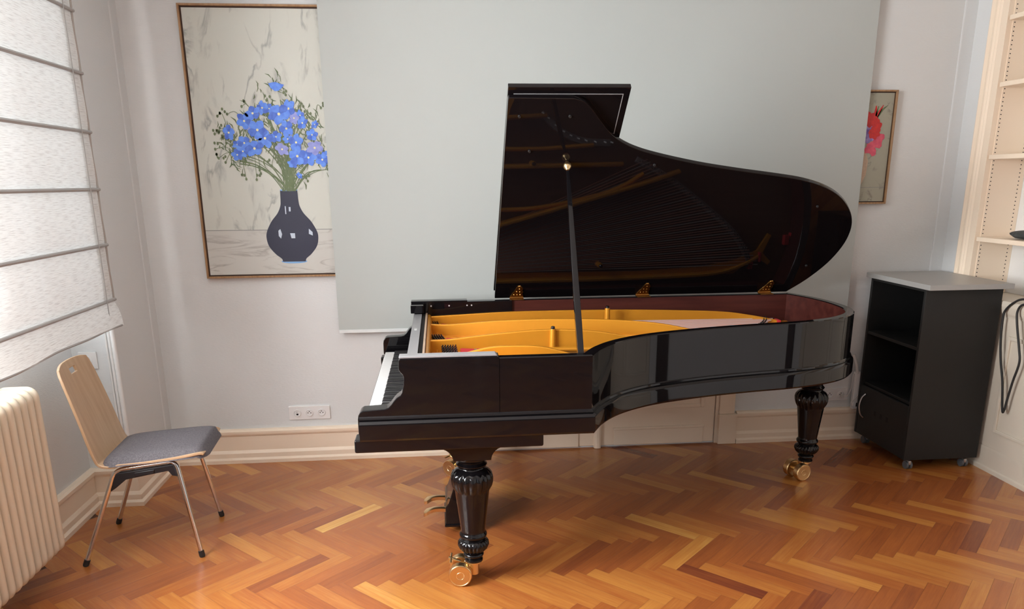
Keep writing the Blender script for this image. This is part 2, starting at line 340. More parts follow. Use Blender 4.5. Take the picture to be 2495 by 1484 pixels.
# windows
def window(name, y0, y1, z0, z1, n):
    bm = NB(); fx0, fx1 = -2.13, -2.07; b = 0.06
    box(bm, fx0, fx1, y0, y0 + b, z0, z1); box(bm, fx0, fx1, y1 - b, y1, z0, z1); box(bm, fx0, fx1, y0 + b, y1 - b, z0, z0 + b); box(bm, fx0, fx1, y0 + b, y1 - b, z1 - b, z1)
    ym = [y0 + (y1 - y0) * k / n for k in range(1, n)]
    for y in ym: box(bm, fx0 - 0.005, fx1 + 0.005, y - 0.055, y + 0.055, z0 + b, z1 - b)
    zt = z1 - 0.62
    ys = [y0 + b] + [v for y in ym for v in (y - 0.055, y + 0.055)] + [y1 - b]
    for k in range(0, len(ys), 2): box(bm, fx0, fx1, ys[k], ys[k + 1], zt - 0.03, zt + 0.03)
    o = struct(name, bm, M['white'], smooth=False)
    bm = NB(); box(bm, -2.103, -2.098, y0 + b, y1 - b, z0 + b, z1 - b); ROOT[o.name] = None; obj('pane', bm, M['glass'], o, smooth=False)
    bm = NB(); box(bm, -2.07, XL + 0.0, y0, y1, z0 - 0.005, z0 + 0.02); obj('window_sill', bm, M['white'], o, smooth=False)
window('window_1', 2.93, 3.90, 1.02, 2.75, 2)
window('added_window_2', 1.25, 2.75, 1.02, 2.75, 2); window('added_window_3', -2.25, -0.90, 0.12, 2.75, 2)  # neither is in view; both added to bring light into the room
# baseboards
BP = [(-0.002, 0.0), (0.045, 0.0), (0.045, 0.022), (0.034, 0.034), (0.034, 0.062), (0.028, 0.074), (0.022, 0.080), (0.022, 0.172), (0.030, 0.180), (0.034, 0.190), (0.034, 0.204), (0.022, 0.214), (-0.002, 0.216)]
bm = NB(); sweep(bm, [(XL, 0.9), (XL, YJ), (XP, YJ), (XP, YB)], BP); struct('baseboard_left', bm, M['cream'], sharp=25)
bm = NB(); sweep(bm, [(XP, YB), (0.045, YB)], BP); struct('baseboard_back', bm, M['cream'], sharp=25)
bm = NB(); sweep(bm, [(1.925, YB), (XR, YB)], BP); struct('baseboard_right', bm, M['cream'], sharp=25)
# plaster cove strips in the two back corners, corner bead on the pier
bm = NB(); prism(bm, [(XP - 0.01, YB - 0.085), (XP + 0.0, YB - 0.085), (XP + 0.007, YB - 0.075), (XP + 0.007, YB + 0.01), (XP - 0.01, YB + 0.01)], 0.216, ZC, 'z'); struct('trim_1', bm, M['wall'])
bm = NB(); prism(bm, [(XR + 0.01, YB + 0.01), (XR - 0.075, YB + 0.01), (XR - 0.075, YB - 0.004), (XR - 0.065, YB - 0.010), (XR - 0.012, YB - 0.014), (XR + 0.01, YB - 0.014)], 0.216, ZC, 'z'); struct('trim_2', bm, M['wall'])
bm = NB()
for k, (xx, yy, w) in enumerate([(XP - 0.006, YJ - 0.004, 0.012), (XP - 0.026, YJ - 0.003, 0.008), (XP - 0.043, YJ - 0.0025, 0.006)]):
    cyl(bm, (xx, yy, 0.216), (xx, yy, ZC), w, 12)
struct('trim_3', bm, M['white'])
# double door behind the piano
bm = NB()
def leaf(bm, x0, x1, sgn):
    y1 = YB + 0.0; box(bm, x0, x1, YB - 0.012, YB + 0.02, 0.012, 2.1)
    a, b = (x0 + 0.09, x1 - 0.075) if sgn > 0 else (x0 + 0.075, x1 - 0.105)
    box(bm, a, b, YB - 0.022, YB - 0.012, 0.012, 0.118); box(bm, a - 0.006, b + 0.006, YB - 0.027, YB - 0.012, 0.118, 0.134)
    for z0, z1 in ((0.255, 0.95), (1.10, 1.98)):
        for q in ((a + 0.03, a + 0.055, z0, z1), (b - 0.025, b, z0, z1), (a + 0.055, b - 0.025, z0, z0 + 0.025), (a + 0.055, b - 0.025, z1 - 0.025, z1)): box(bm, q[0], q[1], YB - 0.022, YB - 0.012, q[2], q[3])
leaf(bm, 0.17, 0.972, -1); leaf(bm, 1.012, 1.778, 1)
bev(bm, 0.003, 1)
prism(bm, [(0.968, YB - 0.012), (0.972, YB - 0.034), (0.984, YB - 0.040), (1.000, YB - 0.040), (1.012, YB - 0.034), (1.016, YB - 0.012)], 0.002, 2.1, 'z')
struct('door_1', bm, M['cream'], sharp=25)
bm = NB()
for x0, s in ((1.782, 1), (0.168, -1)):
    X = lambda a: x0 + s * a
    box(bm, min(X(0), X(0.022)), max(X(0), X(0.022)), YB - 0.02, YB, 0.0, 2.12)
    box(bm, min(X(0.022), X(0.125)), max(X(0.022), X(0.125)), YB - 0.032, YB, 0.204, 2.22)
    box(bm, min(X(0.018), X(0.140)), max(X(0.018), X(0.140)), YB - 0.046, YB, 0.0, 0.204)
box(bm, 0.168, 1.782, YB - 0.032, YB, 2.12, 2.22)
bev(bm, 0.004, 2); struct('trim_4', bm, M['cream'])

# ------------------------------------------------------------------ pictures
FLOWERS = [(-0.88, 2.225, 0.042, 2), (-0.877, 2.076, 0.052, 0), (-0.822, 2.105, 0.042, 0), (-0.842, 1.998, 0.04, 0), (-0.965, 1.946, 0.046, 0), (-1.021, 2.08, 0.039, 0), (-1.071, 2.039, 0.039, 0), (-1.003, 1.991, 0.046, 0), (-1.162, 1.977, 0.036, 0), (-1.082, 1.921, 0.034, 0), (-1.028, 1.891, 0.046, 0), (-0.794, 1.923, 0.04, 0), (-0.875, 1.886, 0.035, 1), (-0.793, 1.848, 0.047, 0), (-0.731, 1.84, 0.039, 0), (-0.692, 1.893, 0.04, 1), (-0.823, 1.806, 0.025, 0), (-0.79, 1.741, 0.017, 0), (-0.795, 2.054, 0.029, 1), (-0.751, 2.028, 0.031, 0), (-0.76, 2.069, 0.025, 0), (-0.966, 2.109, 0.032, 0), (-1.127, 1.857, 0.028, 0), (-1.094, 1.876, 0.031, 0), (-0.683, 2.02, 0.02, 0), (-0.654, 1.828, 0.035, 0), (-0.629, 1.851, 0.025, 0), (-0.702, 1.964, 0.028, 0), (-0.903, 1.954, 0.028, 0), (-0.839, 1.942, 0.025, 0), (-1.121, 1.913, 0.024, 0), (-0.928, 2.105, 0.023, 0), (-1.039, 2.017, 0.027, 1)]
BUDS = [(-1.215, 2.065), (-1.161, 2.076), (-1.24, 1.97), (-1.223, 1.988), (-1.246, 1.888), (-1.232, 1.839), (-1.196, 1.816), (-1.09, 1.724), (-1.032, 1.72), (-1.006, 1.754), (-1.158, 1.929), (-1.143, 1.884), (-1.2, 1.958), (-1.181, 1.921), (-1.078, 2.116), (-0.754, 2.097), (-0.723, 2.054), (-0.642, 2.109), (-0.745, 1.71), (-0.627, 1.775), (-0.831, 2.178), (-0.939, 2.149), (-0.885, 1.807), (-0.941, 1.796), (-0.908, 1.815)]
VASE = [(0.049, 1.661), (0.051, 1.60), (0.056, 1.568), (0.075, 1.529), (0.114, 1.482), (0.143, 1.427), (0.149, 1.388), (0.138, 1.34), (0.104, 1.295), (0.072, 1.268), (0.066, 1.250)]
def flat(bm, poly, y, mi): bm.faces.new([bm.verts.new((x, y, z)) for x, z in poly]).material_index = mi
def ribbon(bm, pts, w, y, mi):
    n = len(pts); P = [Vector(p) for p in pts]
    if isinstance(w, float): w = [w] * n
    lft, rgt = [], []
    for i in range(n):
        d = (P[min(i + 1, n - 1)] - P[max(i - 1, 0)]).normalized(); q = Vector((-d.y, d.x)) * w[i]
        lft.append(bm.verts.new((P[i].x + q.x, y, P[i].y + q.y))); rgt.append(bm.verts.new((P[i].x - q.x, y, P[i].y - q.y)))
    for i in range(n - 1): bm.faces.new((lft[i], lft[i + 1], rgt[i + 1], rgt[i])).material_index = mi
def blossom(bm, x, z, r, y, rnd, mis, mc, petals=5):
    a0 = rnd.random() * 6; sq = 0.72 + rnd.random() * 0.28; ta = rnd.random() * 3
    for p in range(petals):
        a = a0 + p * 2 * PI / petals; poly = []
        for k in range(11):
            t = k / 10 * 2 - 1; w = math.cos(t * PI / 2) ** 0.45
            ang = a + t * 0.82; rad = r * (0.18 + 0.84 * w * (1 + 0.06 * math.sin(7 * t + p)))
            dx, dz = rad * math.cos(ang), rad * math.sin(ang)
            ux = dx * math.cos(ta) + dz * math.sin(ta); uz = (-dx * math.sin(ta) + dz * math.cos(ta)) * sq
            poly.append((x + ux * math.cos(ta) - uz * math.sin(ta), z + ux * math.sin(ta) + uz * math.cos(ta)))
        poly.append((x, z)); flat(bm, poly, y - 0.00002 * p, mis[p % len(mis)])
    flat(bm, [(x + r * 0.13 * math.cos(q), z + r * 0.13 * math.sin(q)) for q in [k * PI / 5 for k in range(10)]], y - 0.0002, mc)
def frame(name, x0, x1, z0, z1, label, w=0.012):
    t = thing(name, label, 'picture', ((x0 + x1) / 2, YB, z0))
    bm = NB()
    for q in ((x0, x0 + w, z0, z1), (x1 - w, x1, z0, z1), (x0 + w, x1 - w, z0, z0 + w), (x0 + w, x1 - w, z1 - w, z1)): box(bm, q[0], q[1], YB - 0.034, YB, q[2], q[3])
    bev(bm, 0.0015, 1); obj('picture_frame', bm, M['frame_oak'], t)
    return t
pt = frame('framed_picture', -1.368, -0.35, 1.160, 2.640, 'tall oak-framed picture of blue flowers in a navy vase, partly behind the projection screen', 0.011)
bm = NB(); box(bm, -1.357, -0.361, YB - 0.020, YB - 0.002, 1.171, 2.629, 0)
y = YB - 0.0204; rnd = random.Random(3)
flat(bm, [(-1.349, 1.179), (-0.369, 1.179), (-0.369, 2.621), (-1.349, 2.621)], y, 1)
flat(bm, [(-1.349, 1.179), (-0.369, 1.179), (-0.369, 1.436), (-1.349, 1.436)], y - 0.0003, 2)
flat(bm, [(-1.349, 1.434), (-0.369, 1.434), (-0.369, 1.4375), (-1.349, 1.4375)], y - 0.0005, 3)
VX = -0.858
# soft contact patch under the vase is part of the printed image
flat(bm, [(VX + 0.075 * math.cos(a), 1.251 + 0.012 * math.sin(a)) for a in [k * PI / 12 for k in range(24)]], y - 0.0007, 9)
vs = spline([(a, b) for a, b in VASE], 5)
flat(bm, [(VX + a, b) for a, b in vs] + [(VX - a, b) for a, b in vs[::-1]], y - 0.0010, 4)
ribbon(bm, [(VX - 0.049, 1.661), (VX - 0.02, 1.658), (VX + 0.02, 1.658), (VX + 0.049, 1.661)], 0.0035, y - 0.0012, 9)
for q in ([(VX - 0.078, 1.43), (VX - 0.066, 1.44), (VX - 0.058, 1.41), (VX - 0.066, 1.385), (VX - 0.078, 1.40)], [(VX - 0.012, 1.415), (VX + 0.016, 1.415), (VX + 0.016, 1.386), (VX - 0.006, 1.386)],
          [(VX - 0.030, 1.57), (VX - 0.024, 1.57), (VX - 0.024, 1.525), (VX - 0.030, 1.525)], [(VX - 0.008, 1.565), (VX + 0.003, 1.565), (VX + 0.002, 1.54), (VX - 0.008, 1.54)], [(VX + 0.098, 1.44), (VX + 0.118, 1.42), (VX + 0.118, 1.40), (VX + 0.096, 1.41)]): flat(bm, q, y - 0.0012, 11)
for k in range(46):                                                  # stems out of the neck
    fx, fz = rnd.choice(FLOWERS)[:2]; fx += rnd.uniform(-0.05, 0.05); fz += rnd.uniform(-0.08, 0.03); nx = VX + rnd.uniform(-0.042, 0.042)
    mid = (nx + (fx - nx) * 0.25, 1.66 + (fz - 1.66) * 0.45)
    ribbon(bm, spline([(nx, 1.655), mid, ((fx + mid[0]) / 2, (fz + mid[1]) / 2 + 0.02), (fx, fz)], 4), 0.0018 + rnd.random() * 0.0016, y - 0.0013 - k * 0.00001, 7 if k % 3 else 8)
for k in range(560):                                                 # slim leaves
    fx, fz = rnd.choice(FLOWERS)[:2]; fx += rnd.gauss(0, 0.034); fz += rnd.gauss(-0.012, 0.036); a = rnd.uniform(-0.9, 0.9) + PI / 2 * rnd.choice((1, -1)); ln = rnd.uniform(0.02, 0.055)
    fx = max(-1.25, fx)
    ribbon(bm, [(fx, fz), (fx + ln * 0.5 * math.cos(a), fz + ln * 0.5 * math.sin(a)), (fx + ln * math.cos(a + 0.3), fz + ln * math.sin(a + 0.3))], [0.001, rnd.uniform(0.002, 0.0042), 0.0006], y - 0.0018 - k * 0.000001, rnd.choice((7, 7, 7, 8)))
for bx, bz in BUDS:                                                  # nodding buds on thin stalks
    tx, tz, _, _ = min(FLOWERS, key=lambda f: (f[0] - bx) ** 2 + (f[1] - bz) ** 2 + 0.02 * abs(f[0] - VX))
    ribbon(bm, spline([(tx, tz), ((tx + bx) / 2, max(tz, bz) + 0.012), (bx, bz)], 5), 0.0013, y - 0.0024, 7)
    for dx, dz in ((0, 0), (rnd.uniform(-0.02, 0.02), rnd.uniform(0.01, 0.035)), (rnd.uniform(-0.025, 0.025), rnd.uniform(0.015, 0.03))):
        flat(bm, [(bx + dx + 0.0062 * math.cos(q), bz + dz + 0.0085 * math.sin(q)) for q in [k * PI / 5 for k in range(10)]], y - 0.0026, 8)
for i, (fx, fz, r, k) in enumerate(sorted(FLOWERS, key=lambda f: f[2])):
    if k == 2:                                                       # cup seen from the side at the very top
        flat(bm, [(fx - 0.042, fz + 0.012), (fx - 0.03, fz - 0.012), (fx - 0.008, fz - 0.028), (fx + 0.012, fz - 0.026), (fx + 0.034, fz - 0.008), (fx + 0.044, fz + 0.006), (fx + 0.02, fz + 0.012), (fx, fz + 0.020), (fx - 0.02, fz + 0.018)], y - 0.0030, 5)
        continue
    blossom(bm, fx, fz, r * 1.2, y - 0.0030 - i * 0.00004, rnd, (10, 10, 10) if k == 1 else (5, 6, 5, 5, 6), 12)
obj('picture_print', bm, [M['frame_gap'], M['ink_marble'], M['ink_table'], M['ink_line'], M['ink_vase'], M['ink_blue'], M['ink_blue2'], M['ink_green'], M['ink_green2'], M['ink_vase_rim'], M['ink_violet'], M['ink_light'], M['ink_yellow']], pt, smooth=False, fix=False)
p2 = frame('framed_picture', 2.335, 2.785, 1.545, 2.212, 'small gilt-framed picture of red and pink gladioli right of the screen', 0.010)
bm = NB(); box(bm, 2.345, 2.775, YB - 0.020, YB - 0.002, 1.555, 2.202, 0); rnd = random.Random(5)
flat(bm, [(2.351, 1.561), (2.769, 1.561), (2.769, 2.196), (2.351, 2.196)], y, 1)
flat(bm, [(2.351, 1.561), (2.769, 1.561), (2.769, 1.645), (2.351, 1.645)], y - 0.0003, 2)
flat(bm, [(2.351, 1.643), (2.769, 1.643), (2.769, 1.6455), (2.351, 1.6455)], y - 0.0005, 3)
flat(bm, [(2.53, 1.63), (2.60, 1.63), (2.64, 1.72), (2.645, 1.80), (2.625, 1.86), (2.50, 1.86), (2.48, 1.75)], y - 0.0007, 9)
for pts, w, c in (([(2.60, 1.90), (2.655, 2.02), (2.675, 2.12)], [0.004, 0.009, 0.003], 7), ([(2.655, 2.02), (2.685, 2.09), (2.705, 2.127)], [0.004, 0.008, 0.002], 8), ([(2.655, 2.02), (2.70, 2.10), (2.735, 2.126)], [0.003, 0.007, 0.001], 6), ([(2.655, 2.03), (2.661, 2.08), (2.660, 2.122)], [0.006, 0.011, 0.003], 8)): ribbon(bm, pts, w, y - 0.0009, c)
for fx, fz, r, c in ((2.635, 2.04, 0.045, 4), (2.675, 2.00, 0.045, 4), (2.665, 1.965, 0.038, 4), (2.60, 2.06, 0.04, 4), (2.64, 1.985, 0.03, 10), (2.62, 1.94, 0.038, 10), (2.645, 1.945, 0.032, 10), (2.60, 1.98, 0.035, 10), (2.655, 1.88, 0.036, 5), (2.69, 1.91, 0.034, 5), (2.71, 1.94, 0.026, 5), (2.67, 1.855, 0.026, 5), (2.635, 1.87, 0.026, 5), (2.705, 1.895, 0.02, 5), (2.57, 1.9, 0.03, 5)):
    blossom(bm, fx, fz, r, y - 0.0012 - rnd.random() * 0.001, rnd, (c,), c, 6)
obj('picture_print', bm, [M['frame_gap'], M['ink_marble2'], M['ink_marble2'], M['ink_line'], M['ink_red'], M['ink_pink'], M['ink_green2'], M['ink_green'], M['ink_red'], M['pinblock'], M['ink_purple']], p2, smooth=False, fix=False)

# ------------------------------------------------------------------ projection screen
t = thing('projection_screen', 'large pale pull-down projection screen hanging behind the grand piano', 'screen', (0.99, 4.60, 0.82))
bm = NB(); n = 24
def scx(k, z): return 0
rows = [(0.832, 0.0), (0.9, 0.0), (1.2, 0.0), (1.8, 0.0), (2.4, 0.0), (2.93, 0.0)]
for yy in (4.600, 4.6015):
    gv = [[bm.verts.new((-0.622 + 3.222 * i / n, yy + 0.002 * math.sin(i * 0.7) * (z - 0.8) / 2 * 0, z)) for i in range(n + 1)] for z, _ in rows]
    for a, b in zip(gv, gv[1:]):
        for i in range(n): bm.faces.new((a[i], a[i + 1], b[i + 1], b[i]))
obj('screen_cloth', bm, M['screen'], t, fix=False)
bm = NB(); box(bm, -0.622, 2.602, 4.5955, 4.6055, 0.815, 0.835); bev(bm, 0.003, 2); obj('bottom_bar', bm, M['screen_bar'], t)
bm = NB(); box(bm, -0.70, 2.68, 4.54, 4.645, 2.92, 3.03); bev(bm, 0.012, 3); obj('roller_casing', bm, M['white'], t)

# ------------------------------------------------------------------ roman blind
t = thing('roman_blind', 'white slub-linen roman blind lowered over the window above the radiator', 'blind', (-1.65, 3.0, 1.0))
XB = -1.652; zb = [1.139, 1.4105, 1.677, 1.942, 2.205, 2.475, 2.74]; yb0, yb1 = 2.82, 3.978
bm = NB(); zs = [1.008, 1.02, 1.05, 1.09]
for a, b in zip(zb, zb[1:]): zs += [a + (b - a) * k / 6 for k in range(6)]
zs.append(2.74); ny = 24; gr = []
for z in zs:
    k = 0
    for a, b in zip([0.90] + zb, zb):
        if a <= z <= b: k = math.sin((z - a) / (b - a) * PI)
    row = []
    for i in range(ny + 1):
        yy = yb0 + (yb1 - yb0) * i / ny
        e = max(0, (z < 1.12) * (1.139 - z) / 0.13)
        if i == ny: yy += 0.030 * math.sin(min(1, e * 1.15) * PI * 0.75) + 0.004 * math.sin(z * 23)
        row.append(bm.verts.new((XB + 0.005 * k + 0.002 * math.sin(yy * 9 + z * 5) * k + 0.025 * e, yy, z - (0.004 * math.sin(yy * 5.0) + 0.003 * math.sin(yy * 11)) * e)))
    gr.append(row)
for a, b in zip(gr, gr[1:]):
    for i in range(ny): bm.faces.new((a[i], a[i + 1], b[i + 1], b[i]))
obj('blind_fabric', bm, M['blind'], t, fix=False, sharp=80)
bm = NB()
for a, b in zip(zb, zb[1:]):
    bm.faces.new([bm.verts.new(q) for q in ((XB - 0.006, yb1 - 0.105, a), (XB - 0.006, yb1 - 0.004, a), (XB - 0.006, yb1 - 0.004, b), (XB - 0.006, yb1 - 0.105, b))])
obj('side_fold', bm, M['blind'], t, fix=False, smooth=False)
bm0 = None
for z in zb[:-1]:
    bm = NB(); tube(bm, [(XB + 0.006, yb0 - 0.01, z), (XB + 0.006, yb1 + 0.012, z)], 0.0085, 8); obj('batten', bm, M['batten'], t)
bm = NB(); tube(bm, [(XB + 0.004, yb1 + 0.004 * math.sin(z * 23), z) for z in [1.13 + k * 0.05 for k in range(33)]], 0.005, 6); obj('side_hem', bm, M['hem'], t)
bm = NB(); tube(bm, [(XB + 0.016, yb1 - 0.105, z) for z in [1.05 + k * 0.1 for k in range(17)]], 0.0022, 6); obj('side_seam', bm, M['batten'], t)
bm = NB(); tube(bm, [(XB + 0.026, yb0 + (yb1 - yb0) * k / 40, 1.010 - 0.004 * math.sin((yb0 + (yb1 - yb0) * k / 40) * 5) - 0.003 * math.sin((yb0 + (yb1 - yb0) * k / 40) * 11)) for k in range(41)], 0.006, 8); obj('bottom_hem', bm, M['batten'], t)
bm = NB(); box(bm, -1.70, -1.655, 2.81, 3.98, 2.72, 2.77); obj('head_rail', bm, M['white'], t, smooth=False)

# ------------------------------------------------------------------ radiator
t = thing('column_radiator', 'old ivory column radiator under the window at the left edge', 'radiator', (-1.79, 2.6, 0.0))
def section():
    bm = NB(); w = 0.0185; x0, x1, z0, z1, r = -1.868, -1.698, 0.126, 0.886, 0.046
    pl = []
    for cx, cz, a0 in ((x1 - r, z0 + r, -90), (x1 - r, z1 - r, 0), (x0 + r, z1 - r, 90), (x0 + r, z0 + r, 180)):
        for k in range(7): a = math.radians(a0 + k * 15); pl.append((cx + r * math.cos(a), cz + r * math.sin(a)))
    prism(bm, pl, -w, w, 'y'); bmesh.ops.recalc_face_normals(bm, faces=bm.faces)
    es = [e for e in bm.edges if e.calc_face_angle(0) > 1.2]
    bmesh.ops.bevel(bm, geom=es, offset=0.0175, segments=5, profile=0.5, affect='EDGES', clamp_overlap=True)
    for zc in (0.19, 0.82): cyl(bm, (-1.783, -0.0255, zc), (-1.783, 0.0255, zc), 0.022, 14)
    return bm
sec = obj('radiator_section', section(), M['radiator'], t); y0 = 3.232
sec.location = (0, y0, 0)
for k in range(1, 22): dup(sec, (0, y0 - 0.0508 * k, 0))
for yy in (3.05, 2.40):
    for z in (0.19, 0.80):
        bm = NB(); box(bm, -1.93, -1.868, yy, yy + 0.03, z, z + 0.025); obj('wall_bracket', bm, M['radiator'], t, smooth=False)
bm = NB(); tube(bm, [(-1.783, 2.15, 0.19), (-1.783, 2.08, 0.19), (-1.783, 2.06, 0.17), (-1.783, 2.06, 0.0)], 0.013, 12); obj('supply_pipe', bm, M['radiator'], t)

# ------------------------------------------------------------------ wall sockets
def socket_disc(bm, X, Y, Z, kind, r=0.0225, y=None):
    lathe_pts = []
    def ring(r0, y0, r1, y1, mi):
        n = 28
        A = [bm.verts.new((X + r0 * math.cos(2 * PI * k / n), y0, Z + r0 * math.sin(2 * PI * k / n))) for k in range(n)]
        B = [bm.verts.new((X + r1 * math.cos(2 * PI * k / n), y1, Z + r1 * math.sin(2 * PI * k / n))) for k in range(n)]
        for k in range(n): bm.faces.new((A[k], A[(k + 1) % n], B[(k + 1) % n], B[k])).material_index = mi
        return B
    ring(r, Y, r, Y - 0.004, 0); ring(r, Y - 0.004, r * 0.9, Y - 0.005, 0); ring(r * 0.9, Y - 0.005, r * 0.84, Y - 0.0008, 0)
    B = ring(r * 0.84, Y - 0.0008, r * 0.80, Y - 0.0012, 0); bm.faces.new(B).material_index = 0
    if kind == 'plug':
        for dx, dz in ((-0.0085, -0.001), (0.0085, -0.001), (0, 0.0085)):
            f = bm.faces.new([bm.verts.new((X + dx + 0.0032 * math.cos(k * PI / 6), Y - 0.0018, Z + dz + 0.0032 * math.sin(k * PI / 6))) for k in range(12)]); f.material_index = 1
    elif kind == 'port':
        bm.faces.new([bm.verts.new((X + a, Y - 0.0018, Z + b)) for a, b in ((-0.006, -0.014), (0.006, -0.014), (0.006, -0.003), (-0.006, -0.003))]).material_index = 1
        bm.faces.new([bm.verts.new((X - 0.001 + 0.0022 * math.cos(k * PI / 6), Y - 0.0018, Z + 0.006 + 0.0022 * math.sin(k * PI / 6))) for k in range(12)]).material_index = 1
def socket(X0, X1, Z0, Z1, Y, kinds, label, step):
    t = thing('wall_socket', label, 'wall socket', ((X0 + X1) / 2, Y, Z0))
    bm = NB(); box(bm, X0, X1, Y - 0.010, Y, Z0, Z1); bev(bm, 0.003, 2); obj('cover_plate', bm, M['plastic'], t)
    xc = (X0 + X1) / 2; n = len(kinds)
    for i, k in enumerate(kinds):
        bm = NB(); socket_disc(bm, xc + (i - (n - 1) / 2) * step, Y - 0.0102, (Z0 + Z1) / 2, k)
        obj('socket_insert', bm, [M['plastic'], M['hole']], t, sharp=25)
    return t
socket(-0.972, -0.718, 0.2645, 0.351, YB, ['port', 'plug', 'plug'], 'white triple socket strip low on the wall left of the piano', 0.0745)
socket(-1.892, -1.800, 0.768, 0.858, YJ, ['plug'], 'single white wall socket behind the chair back below the blind', 0.06)
so = socket(2.515, 2.69, 0.264, 0.350, YB, ['plug', 'plug'], 'white double wall socket behind the piano leg beside the black trolley', 0.078)
bm = NB(); box(bm, 2.634, 2.652, YB - 0.040, YB - 0.012, 0.290, 0.312); bev(bm, 0.003, 2)
tube(bm, spline([(2.645, YB - 0.036, 0.300), (2.665, YB - 0.05, 0.305), (2.685, YB - 0.05, 0.35), (2.692, YB - 0.045, 0.40), (2.694, YB - 0.045, 0.44), (2.695, YB - 0.05, 0.455)], 6), 0.004, 8)
tag(obj('plug_lead', bm, M['cable_white']), 'white plug and lead running from the double wall socket to the power strip', 'cable')
t = thing('power_strip', 'white power strip standing upright between wall and black trolley', 'power strip', (2.725, 4.60, 0.217))
bm = NB(); v = box(bm, 2.700, 2.745, 4.580, 4.612, 0.217, 0.47); bev(bm, 0.006, 2); obj('strip_body', bm, M['plastic'], t)
bm = NB(); tube(bm, spline([(2.712, 4.585, 0.46), (2.700, 4.585, 0.52), (2.682, 4.60, 0.585)], 6), [0.010] * 13, 10); obj('upright_lead', bm, M['cable_white'], t)
bm = NB(); box(bm, 2.722, 2.742, 4.577, 4.582, 0.235, 0.26); obj('rocker_switch', bm, M['plastic_dark'], t, smooth=False)
bm = NB(); tube(bm, spline([(2.750, 4.5712, 0.37), (2.735, 4.5712, 0.33), (2.69, 4.5712, 0.27), (2.692, 4.5712, 0.238), (2.73, 4.5712, 0.222), (2.76, 4.5712, 0.225)], 6), 0.0032, 8)
tag(obj('loose_cable', bm, M['cable_white']), 'thin loose grey-white cable looping at the foot of the power strip', 'cable')

# ------------------------------------------------------------------ grand piano
PL = (0.9, 3.63, 0.0)
P = thing('grand_piano', 'glossy black grand piano with raised lid, turned legs and brass casters', 'piano', PL)
YN, YS = 2.872, 4.392
bent = spline([(0.590, YN), (0.655, 2.992), (0.75, 3.105), (0.88, 3.200), (1.03, 3.268), (1.246, 3.335), (1.466, 3.382), (1.68, 3.418), (1.835, 3.462), (1.96, 3.520), (2.06, 3.600), (2.135, 3.702), (2.175, 3.82), (2.188, 3.96), (2.180, 4.10), (2.150, 4.25), (2.098, YS)], 5)
outline = [(0.22, YN)] + bent + [(0.41, YS)]
# inner casing: rim
RP = [(0, 0.73), (0, 1.031), (-0.004, 1.035), (-0.041, 1.035), (-0.045, 1.031), (-0.045, 0.73)]
bm = NB(); sweep(bm, outline, RP, matf=lambda i, j, x: 1 if j == 4 else 0); obj('case_rim', bm, [M['lacquer'], M['mahogany']], P, sharp=30)
# plinth moulding running round the foot of the case
MP = [(0.0, 0.812), (0.006, 0.808), (0.009, 0.801), (0.006, 0.795), (0.012, 0.792), (0.019, 0.784), (0.020, 0.776), (0.020, 0.722), (0.014, 0.713), (0.004, 0.710), (-0.06, 0.710), (-0.06, 0.74), (-0.0004, 0.74)]
bm = NB(); sweep(bm, [(-0.335, YN)] + outline + [(-0.335, YS)], MP); obj('case_moulding', bm, M['lacquer'], P, sharp=30)
bm = NB(); prism(bm, [(-0.33, YN + 0.02)] + [(x, y) for x, y in [(p[0] + o.x * -0.02, p[1] + o.y * -0.02) for p, o in zip(outline, offs(outline))]] + [(-0.33, YS - 0.02)], 0.722, 0.74, 'z'); obj('case_bottom', bm, M['lacquer'], P, smooth=False)
# cheeks with the stepped arm profile
ck = [(0.2195, 0.735), (0.2195, 1.040), (-0.166, 1.040), (-0.172, 1.034), (-0.174, 1.000), (-0.170, 0.990), (-0.158, 0.976), (-0.155, 0.965), (-0.157, 0.935), (-0.164, 0.905), (-0.170, 0.894), (-0.186, 0.884), (-0.197, 0.872), (-0.208, 0.857), (-0.220, 0.845), (-0.236, 0.840), (-0.318, 0.836), (-0.330, 0.830), (-0.338, 0.817), (-0.341, 0.80), (-0.341, 0.735)]
bm = NB(); prism(bm, ck, YN, YN + 0.075, 'y'); bev(bm, 0.005, 2); obj('cheek', bm, M['lacquer'], P)
ck2 = [(0.409, 0.735), (0.409, 1.035)] + [(x, z - 0.008 if z > 1.0 else z) for x, z in ck[2:]]
bm = NB(); prism(bm, ck2, YS - 0.062, YS, 'y'); bev(bm, 0.005, 2); obj('cheek', bm, M['lacquer'], P)
# ledge strips and the far hinge rail
bm = NB(); prism(bm, [(-0.170, 1.041), (0.214, 1.041), (0.222, 1.036), (0.214, 1.049), (-0.168, 1.049)][:2] + [(0.206, 1.050), (-0.170, 1.050)], YN + 0.002, YN + 0.052, 'y'); bev(bm, 0.002, 1); obj('ledge_strip', bm, M['grey_rail'], P)
bm = NB(); box(bm, -0.172, 0.15, YS - 0.062, YS + 0.004, 1.028, 1.041); box(bm, -0.172, -0.10, YS - 0.15, YS - 0.06, 0.985, 1.03); bev(bm, 0.003, 2); obj('hinge_rail', bm, M['lacquer'], P)
for x in (-0.058, 0.045, 0.148, 0.174):
    bm = NB(); cyl(bm, (x, YS - 0.066, 1.012), (x, YS - 0.060, 1.012), 0.0045, 12); obj('rail_screw', bm, M['steel'], P)
